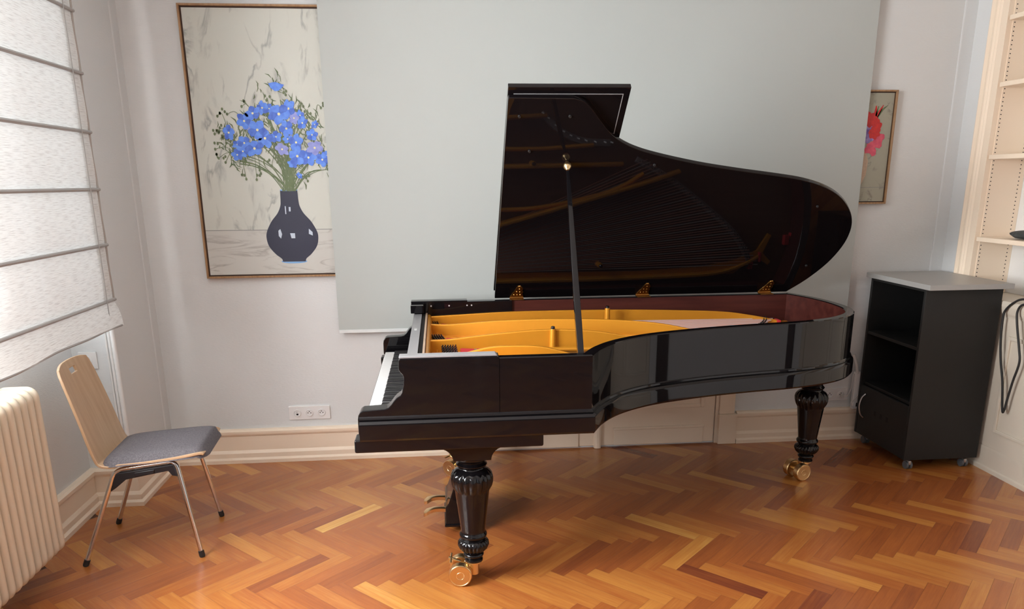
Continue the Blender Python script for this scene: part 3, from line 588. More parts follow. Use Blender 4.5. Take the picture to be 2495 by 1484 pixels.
# keybed, key slip, fallboard
bm = NB(); prism(bm, [(-0.359, YN - 0.012), (0.394, YN - 0.012), (0.394, YS + 0.012), (-0.359, YS + 0.012), (-0.359, YS - 0.062), (-0.330, YS - 0.062), (-0.330, YN + 0.075), (-0.359, YN + 0.075)], 0.664, 0.7195, 'z'); bev(bm, 0.008, 3, 40); obj('keybed', bm, M['lacquer'], P)
bm = NB(); box(bm, -0.332, -0.322, YN + 0.074, YS - 0.061, 0.72, 0.750); bev(bm, 0.003, 2); obj('key_slip', bm, M['lacquer'], P)
bm = NB(); prism(bm, [(-0.155, 0.752), (-0.125, 0.752), (-0.112, 0.972), (-0.152, 0.972), (-0.172, 0.80)], YN + 0.076, YS - 0.063, 'y'); bev(bm, 0.003, 2); fb = obj('fallboard', bm, M['lacquer'], P)
bm = NB(); prism(bm, [(-0.154, 0.9725), (-0.110, 0.9725), (-0.110, 0.980), (-0.154, 0.980)], YN + 0.078, YS - 0.14, 'y'); obj('fallboard_rail', bm, M['grey_rail'], P, smooth=False)
bm = NB(); box(bm, -0.139, -0.126, 3.775, 3.822, 0.9802, 0.9812); o = obj('maker_badge', bm, M['ivory'], P, smooth=False)
bm = NB(); box(bm, -0.136, -0.129, 3.790, 3.807, 0.9812, 0.9815); obj('badge_mark', bm, M['grey_rail'], o, smooth=False)
# keys
kw = 1.224 / 52; ky0 = 3.020
def keymesh():
    bm = NB(); prism(bm, [(-0.324, 0.752), (-0.324, 0.766), (-0.321, 0.768), (-0.16, 0.768), (-0.16, 0.752)], 0.0006, kw - 0.0006, 'y'); bev(bm, 0.0008, 1); return bm
def bkeymesh():
    bm = NB(); prism(bm, [(-0.274, 0.768), (-0.268, 0.7785), (-0.160, 0.7800), (-0.160, 0.768)], -0.0048, 0.0048, 'y'); bev(bm, 0.0012, 2); return bm
# matrices: copies are placed relative to the piano root, so the key mesh is made at y = 0 of the root frame
wk = obj('white_key', keymesh(), M['ivory'], P); wk.location = (0, ky0, 0)
seq = 'CBAGFED'
names = [seq[i % 7] for i in range(52)]                              # from the treble C nearest the camera down to A
for i in range(1, 52): dup(wk, (0, ky0 + i * kw, 0))
bk = None
for i in range(1, 52):
    if names[i] in 'BAGED' and i < 52 and not (names[i] == 'B' and False):
        # sharp between white i (lower) and i-1 (upper) exists unless pair is B-C or E-F
        up = names[i - 1]
        if (names[i], up) in (('B', 'C'), ('E', 'F')): continue
    elif names[i] in 'CF': pass
    yy = ky0 + i * kw
    if bk is None: bk = obj('black_key', bkeymesh(), M['ebony'], P); bk.location = (0, yy, 0)
    else: dup(bk, (0, yy, 0))
# soundboard and iron plate
inn = [(p[0] + o.x * -0.0455, p[1] + o.y * -0.0455) for p, o in zip(outline, offs(outline))]
bm = NB(); prism(bm, [(-0.06, YN + 0.046)] + inn + [(-0.06, YS - 0.046)], 0.862, 0.870, 'z'); obj('soundboard', bm, M['soundboard'], P, smooth=False)
yi0, yi1 = YN + 0.078, YS - 0.065
plate = [(-0.068, yi0), (0.21, yi0)] + [q for q in inn if q[0] < 0.60 and q[1] < 3.1][1:4] + [(0.50, 3.18), (0.42, 3.35), (0.36, 3.6), (0.33, 4.0), (0.36, 4.27), (1.2, 4.275), (1.60, 4.255), (1.80, 4.22), (1.94, 4.16), (2.0, 4.06), (2.02, 4.07), (1.975, 4.175), (2.03, 4.23), (2.015, 4.25), (1.93, 4.20), (1.80, 4.30), (1.2, yi1), (-0.068, yi1)]
bm = NB(); prism(bm, plate, 0.871, 0.893, 'z'); bev(bm, 0.003, 2); obj('iron_plate', bm, M['gold'], P)
bm = NB(); prism(bm, [(-0.078, 0.872), (-0.052, 0.872), (-0.058, 0.955), (-0.066, 0.965), (-0.078, 0.965)], yi0, yi1 - 0.002, 'y'); bev(bm, 0.004, 2)
prism(bm, [(-0.03, 0.893), (-0.022, 0.893), (-0.022, 0.905), (-0.03, 0.905)], yi0 + 0.1, yi1 - 0.1, 'y')
obj('plate_front_wall', bm, M['gold'], P)
bm = NB(); box(bm, -0.090, -0.079, yi0, yi1, 0.87, 0.974); bev(bm, 0.002, 1); obj('pin_block_edge', bm, M['pinblock'], P)
bm = NB(); box(bm, -0.109, -0.091, yi0, yi1, 0.87, 0.968); obj('felt_rail', bm, M['hole'], P, smooth=False)
def web(pts, th=0.020, zb=0.885):
    Q = spline(pts, 6); bm = NB(); pl = [(q[0], q[1]) for q in Q]; N = offs(pl); rings = []
    for q, nn in zip(Q, N):
        h = q[2]; a = th / 2
        pr = [(-a - 0.004, zb), (-a, zb + 0.012), (-a, h - 0.006), (-a + 0.004, h - 0.001), (0, h), (a - 0.004, h - 0.001), (a, h - 0.006), (a, zb + 0.012), (a + 0.004, zb)]
        rings.append([bm.verts.new((q[0] + nn.x * o, q[1] + nn.y * o, z)) for o, z in pr])
    k = len(rings[0])
    for A, B in zip(rings, rings[1:]):
        for j in range(k): bm.faces.new((A[j], B[j], B[(j + 1) % k], A[(j + 1) % k]))
    bm.faces.new(rings[0][::-1]); bm.faces.new(rings[-1]); return bm
WEBS = [[(-0.06, 4.31, 0.957), (0.1, 4.312, 0.963), (0.4, 4.312, 0.973), (0.83, 4.310, 0.973), (1.2, 4.306, 0.966), (1.62, 4.295, 0.949), (1.80, 4.262, 0.930), (1.955, 4.195, 0.905)],
        [(-0.06, 4.090, 0.953), (0.05, 4.062, 0.954), (0.27, 4.003, 0.977), (0.49, 3.945, 0.991), (0.72, 3.882, 0.998), (0.93, 3.826, 0.997), (1.12, 3.775, 0.985), (1.28, 3.732, 0.957), (1.42, 3.69, 0.92)],
        [(-0.065, 3.66, 0.952), (0.045, 3.659, 0.955), (0.21, 3.658, 0.972), (0.46, 3.656, 0.990), (0.63, 3.654, 0.988), (0.785, 3.652, 0.974), (0.95, 3.65, 0.942), (1.08, 3.648, 0.91)],
        [(0.05, 3.40, 0.925), (0.13, 3.40, 0.948), (0.23, 3.40, 0.967), (0.34, 3.395, 0.970), (0.45, 3.39, 0.964), (0.55, 3.385, 0.940), (0.63, 3.38, 0.915)]]
for w in WEBS: obj('plate_strut', web(w), M['gold'], P)
# low ribs on the plate
bm = NB()
for pts in ([(0.25, 3.90, 0.912), (0.6, 3.885, 0.915), (1.0, 3.80, 0.912), (1.2, 3.70, 0.905)], [(0.30, 3.56, 0.905), (0.6, 3.56, 0.908), (0.9, 3.54, 0.905)]):
    tube(bm, spline(pts, 5), 0.012, 8)
obj('plate_rib', bm, M['gold'], P)
for x, yy in ((0.545, 3.640), (0.947, 4.222)):
    bm = NB(); lathe(bm, [(0.017, 0.89), (0.016, 0.93), (0.0145, 0.992), (0.0138, 0.994)], (x, yy), 24); o = obj('nose_bolt', bm, M['gold'], P)
    bm = NB(); lathe(bm, [(0.0105, 0.993), (0.0105, 1.004), (0.008, 1.007)], (x, yy), 16); obj('bolt_cap', bm, M['pin'], o)
# tuning pins (three banks), felts, dampers
def pin():
    bm = NB(); cyl(bm, (0, 0, 0.893), (-0.006, 0, 0.938), 0.0033, 8); cyl(bm, (-0.0035, 0, 0.918), (-0.0045, 0, 0.926), 0.0048, 8); return bm
pn = None
def addpin(x, yy):
    global pn
    if pn is None: pn = obj('tuning_pin', pin(), M['pin'], P); pn.location = (x, yy, 0)
    else: dup(pn, (x, yy, 0))
for i in range(8):
    for j in range(6): addpin(0.006 + j * 0.0125 + (i % 2) * 0.004 - i * 0.0005, 3.432 + i * 0.0235)
for i in range(6):
    for j in range(5): addpin(-0.046 + j * 0.0115 + (5 - i) * 0.004, 3.735 + i * 0.026)
for i in range(4):
    for j in range(3): addpin(-0.044 + j * 0.0115 + (3 - i) * 0.003, 4.165 + i * 0.030)
for x0, x1, ya, yb in ((0.085, 0.150, 3.425, 3.57), (0.165, 0.195, 3.43, 3.56), (0.020, 0.062, 3.72, 3.83), (-0.002, 0.030, 4.14, 4.24)):
    bm = NB(); prism(bm, [(x0, ya), (x1, ya - 0.01), (x1, yb - 0.02), (x0, yb)], 0.892, 0.926, 'z'); bev(bm, 0.003, 2); obj('string_felt', bm, M['felt_red'], P)
bm = NB(); prism(bm, [(0.151, 3.43), (0.164, 3.43), (0.164, 3.56), (0.151, 3.56)], 0.892, 0.922, 'z'); obj('string_rest', bm, M['felt_grey'], P, smooth=False)
for x, yy in ((0.25, 4.22), (0.225, 3.86), (0.262, 3.57)):
    bm = NB(); prism(bm, [(x - 0.05, 0.893), (x + 0.05, 0.893), (x + 0.05, 0.900), (x + 0.012, 0.921), (x - 0.004, 0.924), (x - 0.018, 0.915), (x - 0.05, 0.905)], yy - 0.03, yy + 0.03, 'y'); bev(bm, 0.003, 2); obj('damper_wedge', bm, M['felt_brown'], P)
# bass strings over their bridge
NS = 44
for i in range(NS):
    q = i / (NS - 1); bm = NB()
    a = Vector((0.16, 4.262 - 0.185 * q, 0.918)); b = Vector((1.885 - 0.72 * q ** 1.15, 4.245 - 0.60 * q ** 0.9, 0.906)); d = (b - a).normalized()
    tube(bm, [a, b + d * 0.06], 0.0022 if q < 0.75 else 0.0016, 6); obj('bass_string', bm, M['copper'] if i % 3 else M['steel'], P)
bp = spline([(1.905, 4.27), (1.86, 4.16), (1.77, 4.04), (1.60, 3.90), (1.38, 3.74), (1.16, 3.62)], 6)
bm = NB(); sweep(bm, bp, [(-0.018, 0.871), (-0.014, 0.904), (0.014, 0.904), (0.018, 0.871)]); obj('bass_bridge', bm, M['felt_grey'], P)
bm = NB()
for k in range(0, len(bp) - 1):
    for s in (-0.007, 0.008): cyl(bm, (bp[k][0] + s, bp[k][1], 0.903), (bp[k][0] + s, bp[k][1], 0.915), 0.003, 6)
obj('bridge_pins', bm, M['hole'], P)
for x, yy, w in ((1.90, 4.245, 0.03), (1.955, 4.20, 0.018), (2.115, 4.10, 0.03), (2.145, 4.085, 0.018)):
    bm = NB(); box(bm, x - w / 2, x + w / 2, yy - 0.03, yy + 0.03, 0.870, 0.908); bev(bm, 0.004, 2); obj('muting_felt', bm, M['felt_red'], P)
tb = [(0.60, 3.37), (0.72, 3.47), (0.85, 3.52), (1.0, 3.53)]
bm = NB(); sweep(bm, spline(tb, 5), [(-0.02, 0.87), (-0.016, 0.906), (0.016, 0.906), (0.02, 0.87)])
obj('treble_bridge', bm, M['felt_grey'], P)
bm = NB()
for x, yy in spline(tb, 3): cyl(bm, (x, yy - 0.006, 0.905), (x + 0.012, yy, 0.922), 0.0042, 6)
obj('agraffe_row', bm, M['steel'], P)
# lid
LA = math.radians(43.5); HY, HZ = 4.385, 1.046
def LP(x, v, o): return (x, HY - math.cos(LA) * v + math.sin(LA) * o, HZ + math.sin(LA) * v + math.cos(LA) * o)
lo = [(0.312, -0.012), (0.306, 1.425), (0.309, 1.436), (0.585, 1.433)] + spline([(0.585, 1.433), (0.628, 1.419), (0.664, 1.386), (0.698, 1.342), (0.733, 1.296), (0.774, 1.245), (0.824, 1.200), (0.901, 1.154), (1.017, 1.110), (1.229, 1.051), (1.444, 1.006), (1.665, 0.966), (1.802, 0.936), (1.928, 0.889), (2.034, 0.825), (2.124, 0.738), (2.187, 0.648), (2.227, 0.542), (2.241, 0.414), (2.220, 0.262), (2.161, 0.112), (2.084, -0.010)], 4)[1:]
bm = NB(); A = [bm.verts.new(LP(x, v, 0)) for x, v in lo]; B = [bm.verts.new(LP(x, v, 0.024)) for x, v in lo]; k = len(lo)
bm.faces.new(A); bm.faces.new(B[::-1])
for i in range(k): bm.faces.new((A[i], B[i], B[(i + 1) % k], A[(i + 1) % k]))
bev(bm, 0.004, 2, 40); lid = obj('lid', bm, M['lid'], P, sharp=30)
def slab(bm, x0, x1, v0, v1, o0, o1):
    vs = [bm.verts.new(LP(x, v, o)) for o in (o0, o1) for x, v in ((x0, v0), (x1, v0), (x1 + 0 * v1, v1), (x0, v1))]
    for q in ((0, 3, 2, 1), (4, 5, 6, 7), (0, 1, 5, 4), (1, 2, 6, 5), (2, 3, 7, 6), (3, 0, 4, 7)): bm.faces.new([vs[i] for i in q])
bm = NB(); slab(bm, 0.306, 0.828, 0.03, 1.470, 0.026, 0.050); bev(bm, 0.003, 2); flap = obj('lid_flap', bm, M['lid'], lid)
bm = NB(); slab(bm, 0.33, 0.800, 1.4345, 1.4375, 0.0245, 0.0262); slab(bm, 0.797, 0.800, 0.05, 1.4375, 0.0245, 0.0262); obj('flap_moulding', bm, M['grey_rail'], lid, smooth=False)
for x, v in ((0.36, 1.34), (0.58, 1.34), (0.42, 1.14), (1.02, 1.05), (0.74, 0.30), (1.95, 0.75), (2.10, 0.25), (0.752, 0.27)):
    bm = NB(); vs0 = [bm.verts.new(LP(x + 0.007 * math.cos(q * PI / 6), v + 0.007 * math.sin(q * PI / 6), 0.0)) for q in range(12)]; vs1 = [bm.verts.new(LP(x + 0.006 * math.cos(q * PI / 6), v + 0.006 * math.sin(q * PI / 6), -0.006)) for q in range(12)]
    bm.faces.new(vs1)
    for q in range(12): bm.faces.new((vs0[q], vs0[(q + 1) % 12], vs1[(q + 1) % 12], vs1[q]))
    obj('lid_buffer', bm, M['rubber'], lid)
# hinges (brass leaf with stepped ornamental outline)
for x in (0.441, 1.191, 1.941):
    sk = 0.012 * ((x - 0.441) / 0.75)
    ol = [(-0.040, 0.006), (0.036, 0.006), (0.036, 0.020), (0.031, 0.034), (0.036, 0.050), (0.029, 0.066), (0.033, 0.082), (0.024, 0.100), (0.014, 0.112), (0.000, 0.110), (-0.008, 0.096), (-0.014, 0.076), (-0.018, 0.060), (-0.026, 0.046), (-0.032, 0.030)]
    bm = NB(); A = [bm.verts.new(LP(x + a, b, -0.001)) for a, b in ol]; B = [bm.verts.new(LP(x + a * 0.93, b * 0.97 + 0.001, -0.006)) for a, b in ol]; k = len(ol)
    bm.faces.new(B)
    for i in range(k): bm.faces.new((A[i], A[(i + 1) % k], B[(i + 1) % k], B[i]))
    for a, b in ((-0.018, 0.03), (0.018, 0.03), (0.014, 0.058), (-0.004, 0.060), (0.010, 0.085), (0.0, 0.03)):
        c = Vector(LP(x + a, b, -0.006)); bmesh.ops.create_icosphere(bm, subdivisions=1, radius=0.0055, matrix=Matrix.Translation(c))
    box(bm, x - 0.042, x + 0.038, HY - 0.052, HY - 0.012, 1.0355, 1.0395); cyl(bm, (x - 0.042, HY - 0.008, 1.043), (x + 0.038, HY - 0.008, 1.043), 0.006, 10)
    obj('lid_hinge', bm, M['brassdark'], P)
# prop
top = Vector(LP(0.600, 1.075, -0.012)); bot = Vector((0.5565, 2.945, 1.000))
bm = NB(); ax = (top - bot).normalized(); sx = Vector((1, 0, 0)); sx = (sx - ax * sx.dot(ax)).normalized(); sy = ax.cross(sx); R_ = []
for q, w in ((0.0, 0.0125), (0.15, 0.0135), (0.5, 0.0120), (0.9, 0.0085), (0.905, 0.0065), (0.955, 0.0065)):
    c = bot + (top - bot) * q; R_.append([bm.verts.new(c + sx * a * w + sy * b * w) for a, b in ((-1, -1), (1, -1), (1, 1), (-1, 1))])
for A, B in zip(R_, R_[1:]):
    for i in range(4): bm.faces.new((A[i], A[(i + 1) % 4], B[(i + 1) % 4], B[i]))
bm.faces.new(R_[0][::-1]); bm.faces.new(R_[-1]); bev(bm, 0.0025, 2, 50); pr = obj('lid_prop', bm, M['lacquer'], P)
bm = NB(); lathe(bm, [(0.006, -0.040), (0.010, -0.034), (0.017, -0.026), (0.020, -0.016), (0.017, -0.006), (0.011, 0.0), (0.007, 0.010)], (0, 0), 20)
rot = Vector((0, 0, 1)).rotation_difference(ax).to_matrix().to_4x4(); bmesh.ops.transform(bm, matrix=Matrix.Translation(top) @ rot, verts=bm.verts); obj('prop_knob', bm, M['brass'], pr)
# legs
LEGP = [(0.040, 0.100), (0.040, 0.108), (0.034, 0.112), (0.036, 0.120), (0.043, 0.124), (0.045, 0.130), (0.043, 0.136), (0.036, 0.140), (0.038, 0.146), (0.050, 0.150, 0.10, 22), (0.060, 0.162, 0.10, 22), (0.066, 0.176, 0.10, 22), (0.066, 0.186, 0.09, 22), (0.062, 0.196, 0.04, 22), (0.054, 0.202), (0.049, 0.206), (0.050, 0.211), (0.057, 0.215), (0.060, 0.221), (0.060, 0.228), (0.056, 0.235), (0.052, 0.240), (0.053, 0.250), (0.062, 0.33), (0.0725, 0.420), (0.0735, 0.430), (0.076, 0.438, 0.08, 18), (0.083, 0.452, 0.09, 18), (0.0875, 0.470, 0.09, 18), (0.0885, 0.488, 0.09, 18), (0.085, 0.505, 0.07, 18), (0.077, 0.518, 0.03, 18), (0.067, 0.526), (0.058, 0.531), (0.056, 0.538), (0.064, 0.544), (0.066, 0.551), (0.060, 0.557), (0.056, 0.563), (0.060, 0.574), (0.074, 0.580), (0.076, 0.588), (0.074, 0.596)]
def caster(leg, cx, cy, ang, handles):
    """twin-wheel brass caster; ang = direction (plan) from stem to the wheels"""
    bm = NB(); lathe(bm, [(0.026, 0.090), (0.036, 0.092), (0.036, 0.100), (0.030, 0.102)], (cx, cy), 28); obj('caster_collar', bm, M['brass'], leg)
    bm = NB(); cyl(bm, (cx, cy, 0.036), (cx, cy, 0.094), 0.0225, 24)
    d = Vector((math.cos(ang), math.sin(ang), 0)); e = Vector((-d.y, d.x, 0)); wc = Vector((cx, cy, 0.0505)) + d * 0.058
    cyl(bm, Vector((cx, cy, 0.055)), wc, 0.012, 14); cyl(bm, wc - e * 0.03, wc + e * 0.03, 0.010, 14); obj('caster_fork', bm, M['brass'], leg)
    for s in (-1, 1):
        bm = NB(); c = wc + e * s * 0.042; prof = [(0.0, -0.021), (0.036, -0.021), (0.048, -0.019), (0.0505, -0.015), (0.0505, 0.015), (0.048, 0.019), (0.0445, 0.0195), (0.043, 0.0175), (0.018, 0.0165), (0.017, 0.0175), (0.0155, 0.0165), (0.004, 0.0155)]
        rings = []
        for r, q in prof[1:]: rings.append([bm.verts.new(c + e * (q * s) + (d * math.cos(2 * PI * k / 40) + Vector((0, 0, 1)) * math.sin(2 * PI * k / 40)) * r) for k in range(40)])
        for A, B in zip(rings, rings[1:]):
            for k in range(40): bm.faces.new((A[k], A[(k + 1) % 40], B[(k + 1) % 40], B[k]))
        bm.faces.new(rings[0]); bm.faces.new(rings[-1]); obj('caster_wheel', bm, M['brass'], leg, sharp=28)
    if handles:
        bm = NB(); a = wc + Vector((0, 0, 0.040)) - e * 0.020 * 0; b = a + d * 0.052 + Vector((0, 0, 0.020))
        cyl(bm, a, b, 0.0065, 12); m_ = a + (b - a) * 0.80; cyl(bm, m_ - e * 0.045, m_ + e * 0.045, 0.005, 10)
        a2 = wc - d * 0.02 + Vector((0, 0, 0.040)); cyl(bm, a2, a2 - d * 0.034 + Vector((0, 0, 0.026)) - e * 0.0, 0.005, 10); obj('brake_handle', bm, M['brass'], leg)
for cx, cy, zt, ang, hd in ((0.106, 3.005, 0.596, math.radians(176), True), (0.098, 4.238, 0.596, math.radians(138), True), (2.104, 4.000, 0.596, math.radians(197), False)):
    bm = NB(); lathe(bm, LEGP, (cx, cy), 132); lg = obj('leg', bm, M['lacquer'], P, sharp=50)
    caster(lg, cx, cy, ang, hd)
    if cx < 1:
        bm = NB(); cv = [(-0.0435 + 0.073 * (1 - math.cos(a)) ** 1.0, 0.6435 - 0.0485 * math.sin(a)) for a in [k * PI / 16 for k in range(9)]]
        lft = [(-0.047, 0.664), (-0.047, 0.653)] + [(-0.036 + 0.064 * math.sin(k * PI / 16), 0.653 - 0.058 * (1 - math.cos(k * PI / 16))) for k in range(9)]
        pl = lft + [(2 * 0.106 - x, z) for x, z in lft[::-1]]
        prism(bm, [(x + cx - 0.106, z) for x, z in pl], cy - 0.095, cy + 0.095, 'y'); bev(bm, 0.002, 1, 50); obj('leg_bracket', bm, M['lacquer'], P)
    else:
        bm = NB(); box(bm, cx - 0.085, cx + 0.060, cy - 0.085, cy + 0.085, 0.596, 0.722); bev(bm, 0.006, 2); obj('leg_block', bm, M['lacquer'], P)
# pedal lyre
bm = NB(); prism(bm, [(-0.012, 0.045), (0.15, 0.045), (0.15, 0.195), (0.17, 0.205), (0.055, 0.235), (0.045, 0.225), (0.010, 0.150), (-0.006, 0.140), (-0.012, 0.125)][:3] + [(0.15, 0.215), (0.06, 0.240), (0.030, 0.240), (0.004, 0.160), (-0.012, 0.140)], 3.475, 3.74, 'y'); bev(bm, 0.004, 2); ly = obj('pedal_lyre', bm, M['lacquer'], P)
bm = NB(); box(bm, -0.018, 0.156, 3.468, 3.747, 0.036, 0.050); bev(bm, 0.004, 2); obj('lyre_foot', bm, M['lacquer'], ly)
for yy in (3.56, 3.66):
    bm = NB(); lathe(bm, [(0.016, 0.22), (0.020, 0.30), (0.016, 0.45), (0.022, 0.60), (0.026, 0.668)], (0.115, yy), 20); obj('lyre_column', bm, M['lacquer'], ly)
for yy in (3.520, 3.665):
    bm = NB(); pp = spline([(-0.002, yy, 0.112), (-0.05, yy, 0.116), (-0.082, yy, 0.112), (-0.106, yy, 0.102), (-0.121, yy, 0.092)], 5)
    ws = [0.014, 0.014, 0.017, 0.027, 0.012]; rings = []
    for i, q in enumerate(pp):
        f = i / (len(pp) - 1) * 4; a = int(min(f, 3.999)); w = ws[a] + (ws[min(a + 1, 4)] - ws[a]) * (f - a); th = 0.017
        rings.append([bm.verts.new((q[0], q[1] + sgy * w, q[2] + sgz * th)) for sgy, sgz in ((-1, -0.6), (1, -0.6), (1, 0.4), (0.6, 0.6), (-0.6, 0.6), (-1, 0.4))])
    for A, B in zip(rings, rings[1:]):
        for i in range(6): bm.faces.new((A[i], A[(i + 1) % 6], B[(i + 1) % 6], B[i]))
    bm.faces.new(rings[0][::-1]); bm.faces.new(rings[-1]); obj('pedal', bm, M['brass'], ly)

# ------------------------------------------------------------------ chair
t = thing('stacking_chair', 'beech plywood chair with dark grey seat pad and chrome legs by the radiator', 'chair', (-1.433, 3.569, 0), math.radians(4.0), local=True)
# one-piece shell: side profile (x, z) from the top of the back to the front edge
prof = spline([(-0.290, 0.925), (-0.262, 0.84), (-0.232, 0.74), (-0.206, 0.65), (-0.182, 0.56), (-0.160, 0.492), (-0.142, 0.468), (-0.112, 0.459), (-0.06, 0.458), (0.05, 0.464), (0.18, 0.476), (0.25, 0.485), (0.290, 0.487), (0.304, 0.481)], 4)
def halfw(s):
    pts = [(0, 0.150), (0.03, 0.172), (0.10, 0.182), (0.35, 0.198), (0.52, 0.205), (0.75, 0.212), (0.95, 0.208), (1.0, 0.188)]
    for (a, x), (b, z) in zip(pts, pts[1:]):
        if a <= s <= b: return x + (z - x) * (s - a) / (b - a)
    return 0.2
cum = [0]
for a, b in zip(prof, prof[1:]): cum.append(cum[-1] + math.hypot(b[0] - a[0], b[1] - a[1]))
lat = [-1, -0.8, -0.6, -0.4, -0.20, 0.0, 0.20, 0.4, 0.6, 0.8, 1]
bm = NB(); gv = []
for i, (x, z) in enumerate(prof):
    s = cum[i] / cum[-1]; h = halfw(s); curve = 0.018 * max(0, 1 - s / 0.5)
    gv.append([bm.verts.new((x + curve * (q * q), q * h, z + (0.008 * q * q if s > 0.6 else 0) - (0.012 * q ** 4 if i == 0 else 0))) for q in lat])
for i in range(len(gv) - 1):
    for j in range(len(lat) - 1):
        if i in (2,) and j in (4, 5): continue                      # grip hole
        bm.faces.new((gv[i][j], gv[i][j + 1], gv[i + 1][j + 1], gv[i + 1][j]))
bmesh.ops.recalc_face_normals(bm, faces=bm.faces)
bmesh.ops.solidify(bm, geom=bm.faces[:], thickness=0.012); bev(bm, 0.002, 1, 50)
obj('seat_shell', bm, M['ply'], t, sharp=40)
# pad
bm = NB(); nu, nv = 18, 14; topv, botv = [], []
for i in range(nu + 1):
    u = i / nu * 2 - 1; ru, rb = [], []
    for j in range(nv + 1):
        v = j / nv * 2 - 1
        k = (1 - abs(u) ** 6) * (1 - abs(v) ** 6)
        x = 0.086 + u * 0.236; yv = v * 0.212 * (1 - 0.10 * max(0, u) ** 4 - 0.04 * max(0, -u) ** 3)
        if abs(u) > 0.7 and abs(v) > 0.7: x -= math.copysign(0.03 * ((abs(v) - 0.7) / 0.3) ** 2, u) * ((abs(u) - 0.7) / 0.3)
        zb_ = 0.4675 + (x + 0.06) * 0.055 - 0.012 * max(0, u - 0.9) * 10; e = max(0, k) ** 0.33
        ru.append(bm.verts.new((x, yv, zb_ + 0.040 * e + 0.002))); rb.append(bm.verts.new((x, yv, zb_)))
    topv.append(ru); botv.append(rb)
for i in range(nu):
    for j in range(nv):
        bm.faces.new((topv[i][j], topv[i + 1][j], topv[i + 1][j + 1], topv[i][j + 1])); bm.faces.new((botv[i][j], botv[i][j + 1], botv[i + 1][j + 1], botv[i + 1][j]))
for i in range(nu):
    for j in (0, nv): bm.faces.new((topv[i][j], topv[i + 1][j], botv[i + 1][j], botv[i][j]))
for j in range(nv):
    for i in (0, nu): bm.faces.new((topv[i][j], topv[i][j + 1], botv[i][j + 1], botv[i][j]))
obj('seat_pad', bm, M['fabric'], t, sharp=75)
def rounded(pts, r=0.035, n=6):
    out = [Vector(pts[0])]
    for a, b, c in zip(pts, pts[1:], pts[2:]):
        a, b, c = Vector(a), Vector(b), Vector(c); p0 = b + (a - b).normalized() * r; p1 = b + (c - b).normalized() * r
        for k in range(n + 1): q = k / n; out.append(p0 * (1 - q) ** 2 + b * 2 * q * (1 - q) + p1 * q * q)
    out.append(Vector(pts[-1])); return out
for s in (-1, 1):
    f0, f1 = (-0.252, s * 0.2275, 0.012), (0.256, s * 0.2275, 0.012); t0, t1 = (-0.085, s * 0.180, 0.442), (0.180, s * 0.180, 0.470)
    bm = NB(); tube(bm, rounded([f0, t0, t1, f1], 0.04, 7), 0.0105, 14); lf = obj('leg_frame', bm, M['chrome'], t)
    for f, tt in ((f0, t0), (f1, t1)):
        d = (Vector(tt) - Vector(f)).normalized(); bm = NB(); tube(bm, [Vector(f) - d * 0.012, Vector(f) - d * 0.004, Vector(f) + d * 0.020], [0.0115, 0.0135, 0.0130], 14); obj('foot_cap', bm, M['rubber'], lf)
    bm = NB(); d0 = Vector(f0) - Vector(t0); d1 = Vector(f1) - Vector(t1); y_ = s * 0.184
    a = Vector(t0) + d0 * 0.02; b = Vector(t1) + d1 * 0.02; a2 = Vector(t0) + d0 * 0.22; b2 = Vector(t1) + d1 * 0.16
    pl = [(a.x + 0.008, a.z - 0.004), (b.x - 0.008, b.z - 0.004), (b2.x - 0.008, b2.z), (b2.x - 0.032, b2.z + 0.006), (b.x - 0.036, b.z - 0.034), (a.x + 0.048, a.z - 0.036), (a2.x + 0.034, a2.z + 0.012), (a2.x + 0.006, a2.z - 0.006)]
    prism(bm, pl, y_ - 0.010, y_ + 0.010, 'y'); prism(bm, [(0.0, 0.430), (0.09, 0.440), (0.085, 0.418), (0.0, 0.408)], y_ - 0.014, y_ + 0.014, 'y'); bev(bm, 0.003, 1); obj('side_connector', bm, M['plastic_dark'], t)
bm = NB(); cyl(bm, (-0.02, -0.178, 0.447), (-0.02, 0.178, 0.447), 0.009, 12); cyl(bm, (0.15, -0.178, 0.464), (0.15, 0.178, 0.464), 0.009, 12); obj('cross_bar', bm, M['chrome'], t)

# ------------------------------------------------------------------ black trolley cabinet
t = thing('trolley_cabinet', 'black trolley cabinet with grey top, open shelves and casters in right corner', 'trolley', (2.96, 4.28, 0))
x0, x1, y0, y1, z0, z1 = 2.722, 3.186, 4.005, 4.565, 0.068, 1.095; th = 0.019
for nm, q in (('side_panel', (x0, x1, y0, y0 + th, z0, z1)), ('side_panel', (x0, x1, y1 - th, y1, z0, z1)), ('back_panel', (x1 - th, x1, y0 + th, y1 - th, z0, z1)), ('bottom_panel', (x0 + 0.003, x1 - th, y0 + th, y1 - th, z0, z0 + th)), ('shelf', (x0 + 0.006, x1 - th, y0 + th, y1 - th, 0.735, 0.754)), ('shelf', (x0 + 0.022, x1 - th, y0 + th, y1 - th, 0.398, 0.417)), ('upper_rail', (x0 + 0.003, x1 - th, y0 + th, y1 - th, z1 - th, z1))):
    bm = NB(); box(bm, *q); bev(bm, 0.001, 1); obj(nm, bm, M['trolley'], t)
bm = NB(); box(bm, 2.690, 3.190, 3.930, 4.575, 1.096, 1.126); bev(bm, 0.003, 2); obj('table_top', bm, M['trolley_top'], t)
bm = NB(); box(bm, x0 + 0.001, x0 + 0.020, y0 + th + 0.002, y1 - th - 0.002, z0 + 0.002, 0.397); bev(bm, 0.0015, 1); dr = obj('cabinet_door', bm, M['trolley'], t)
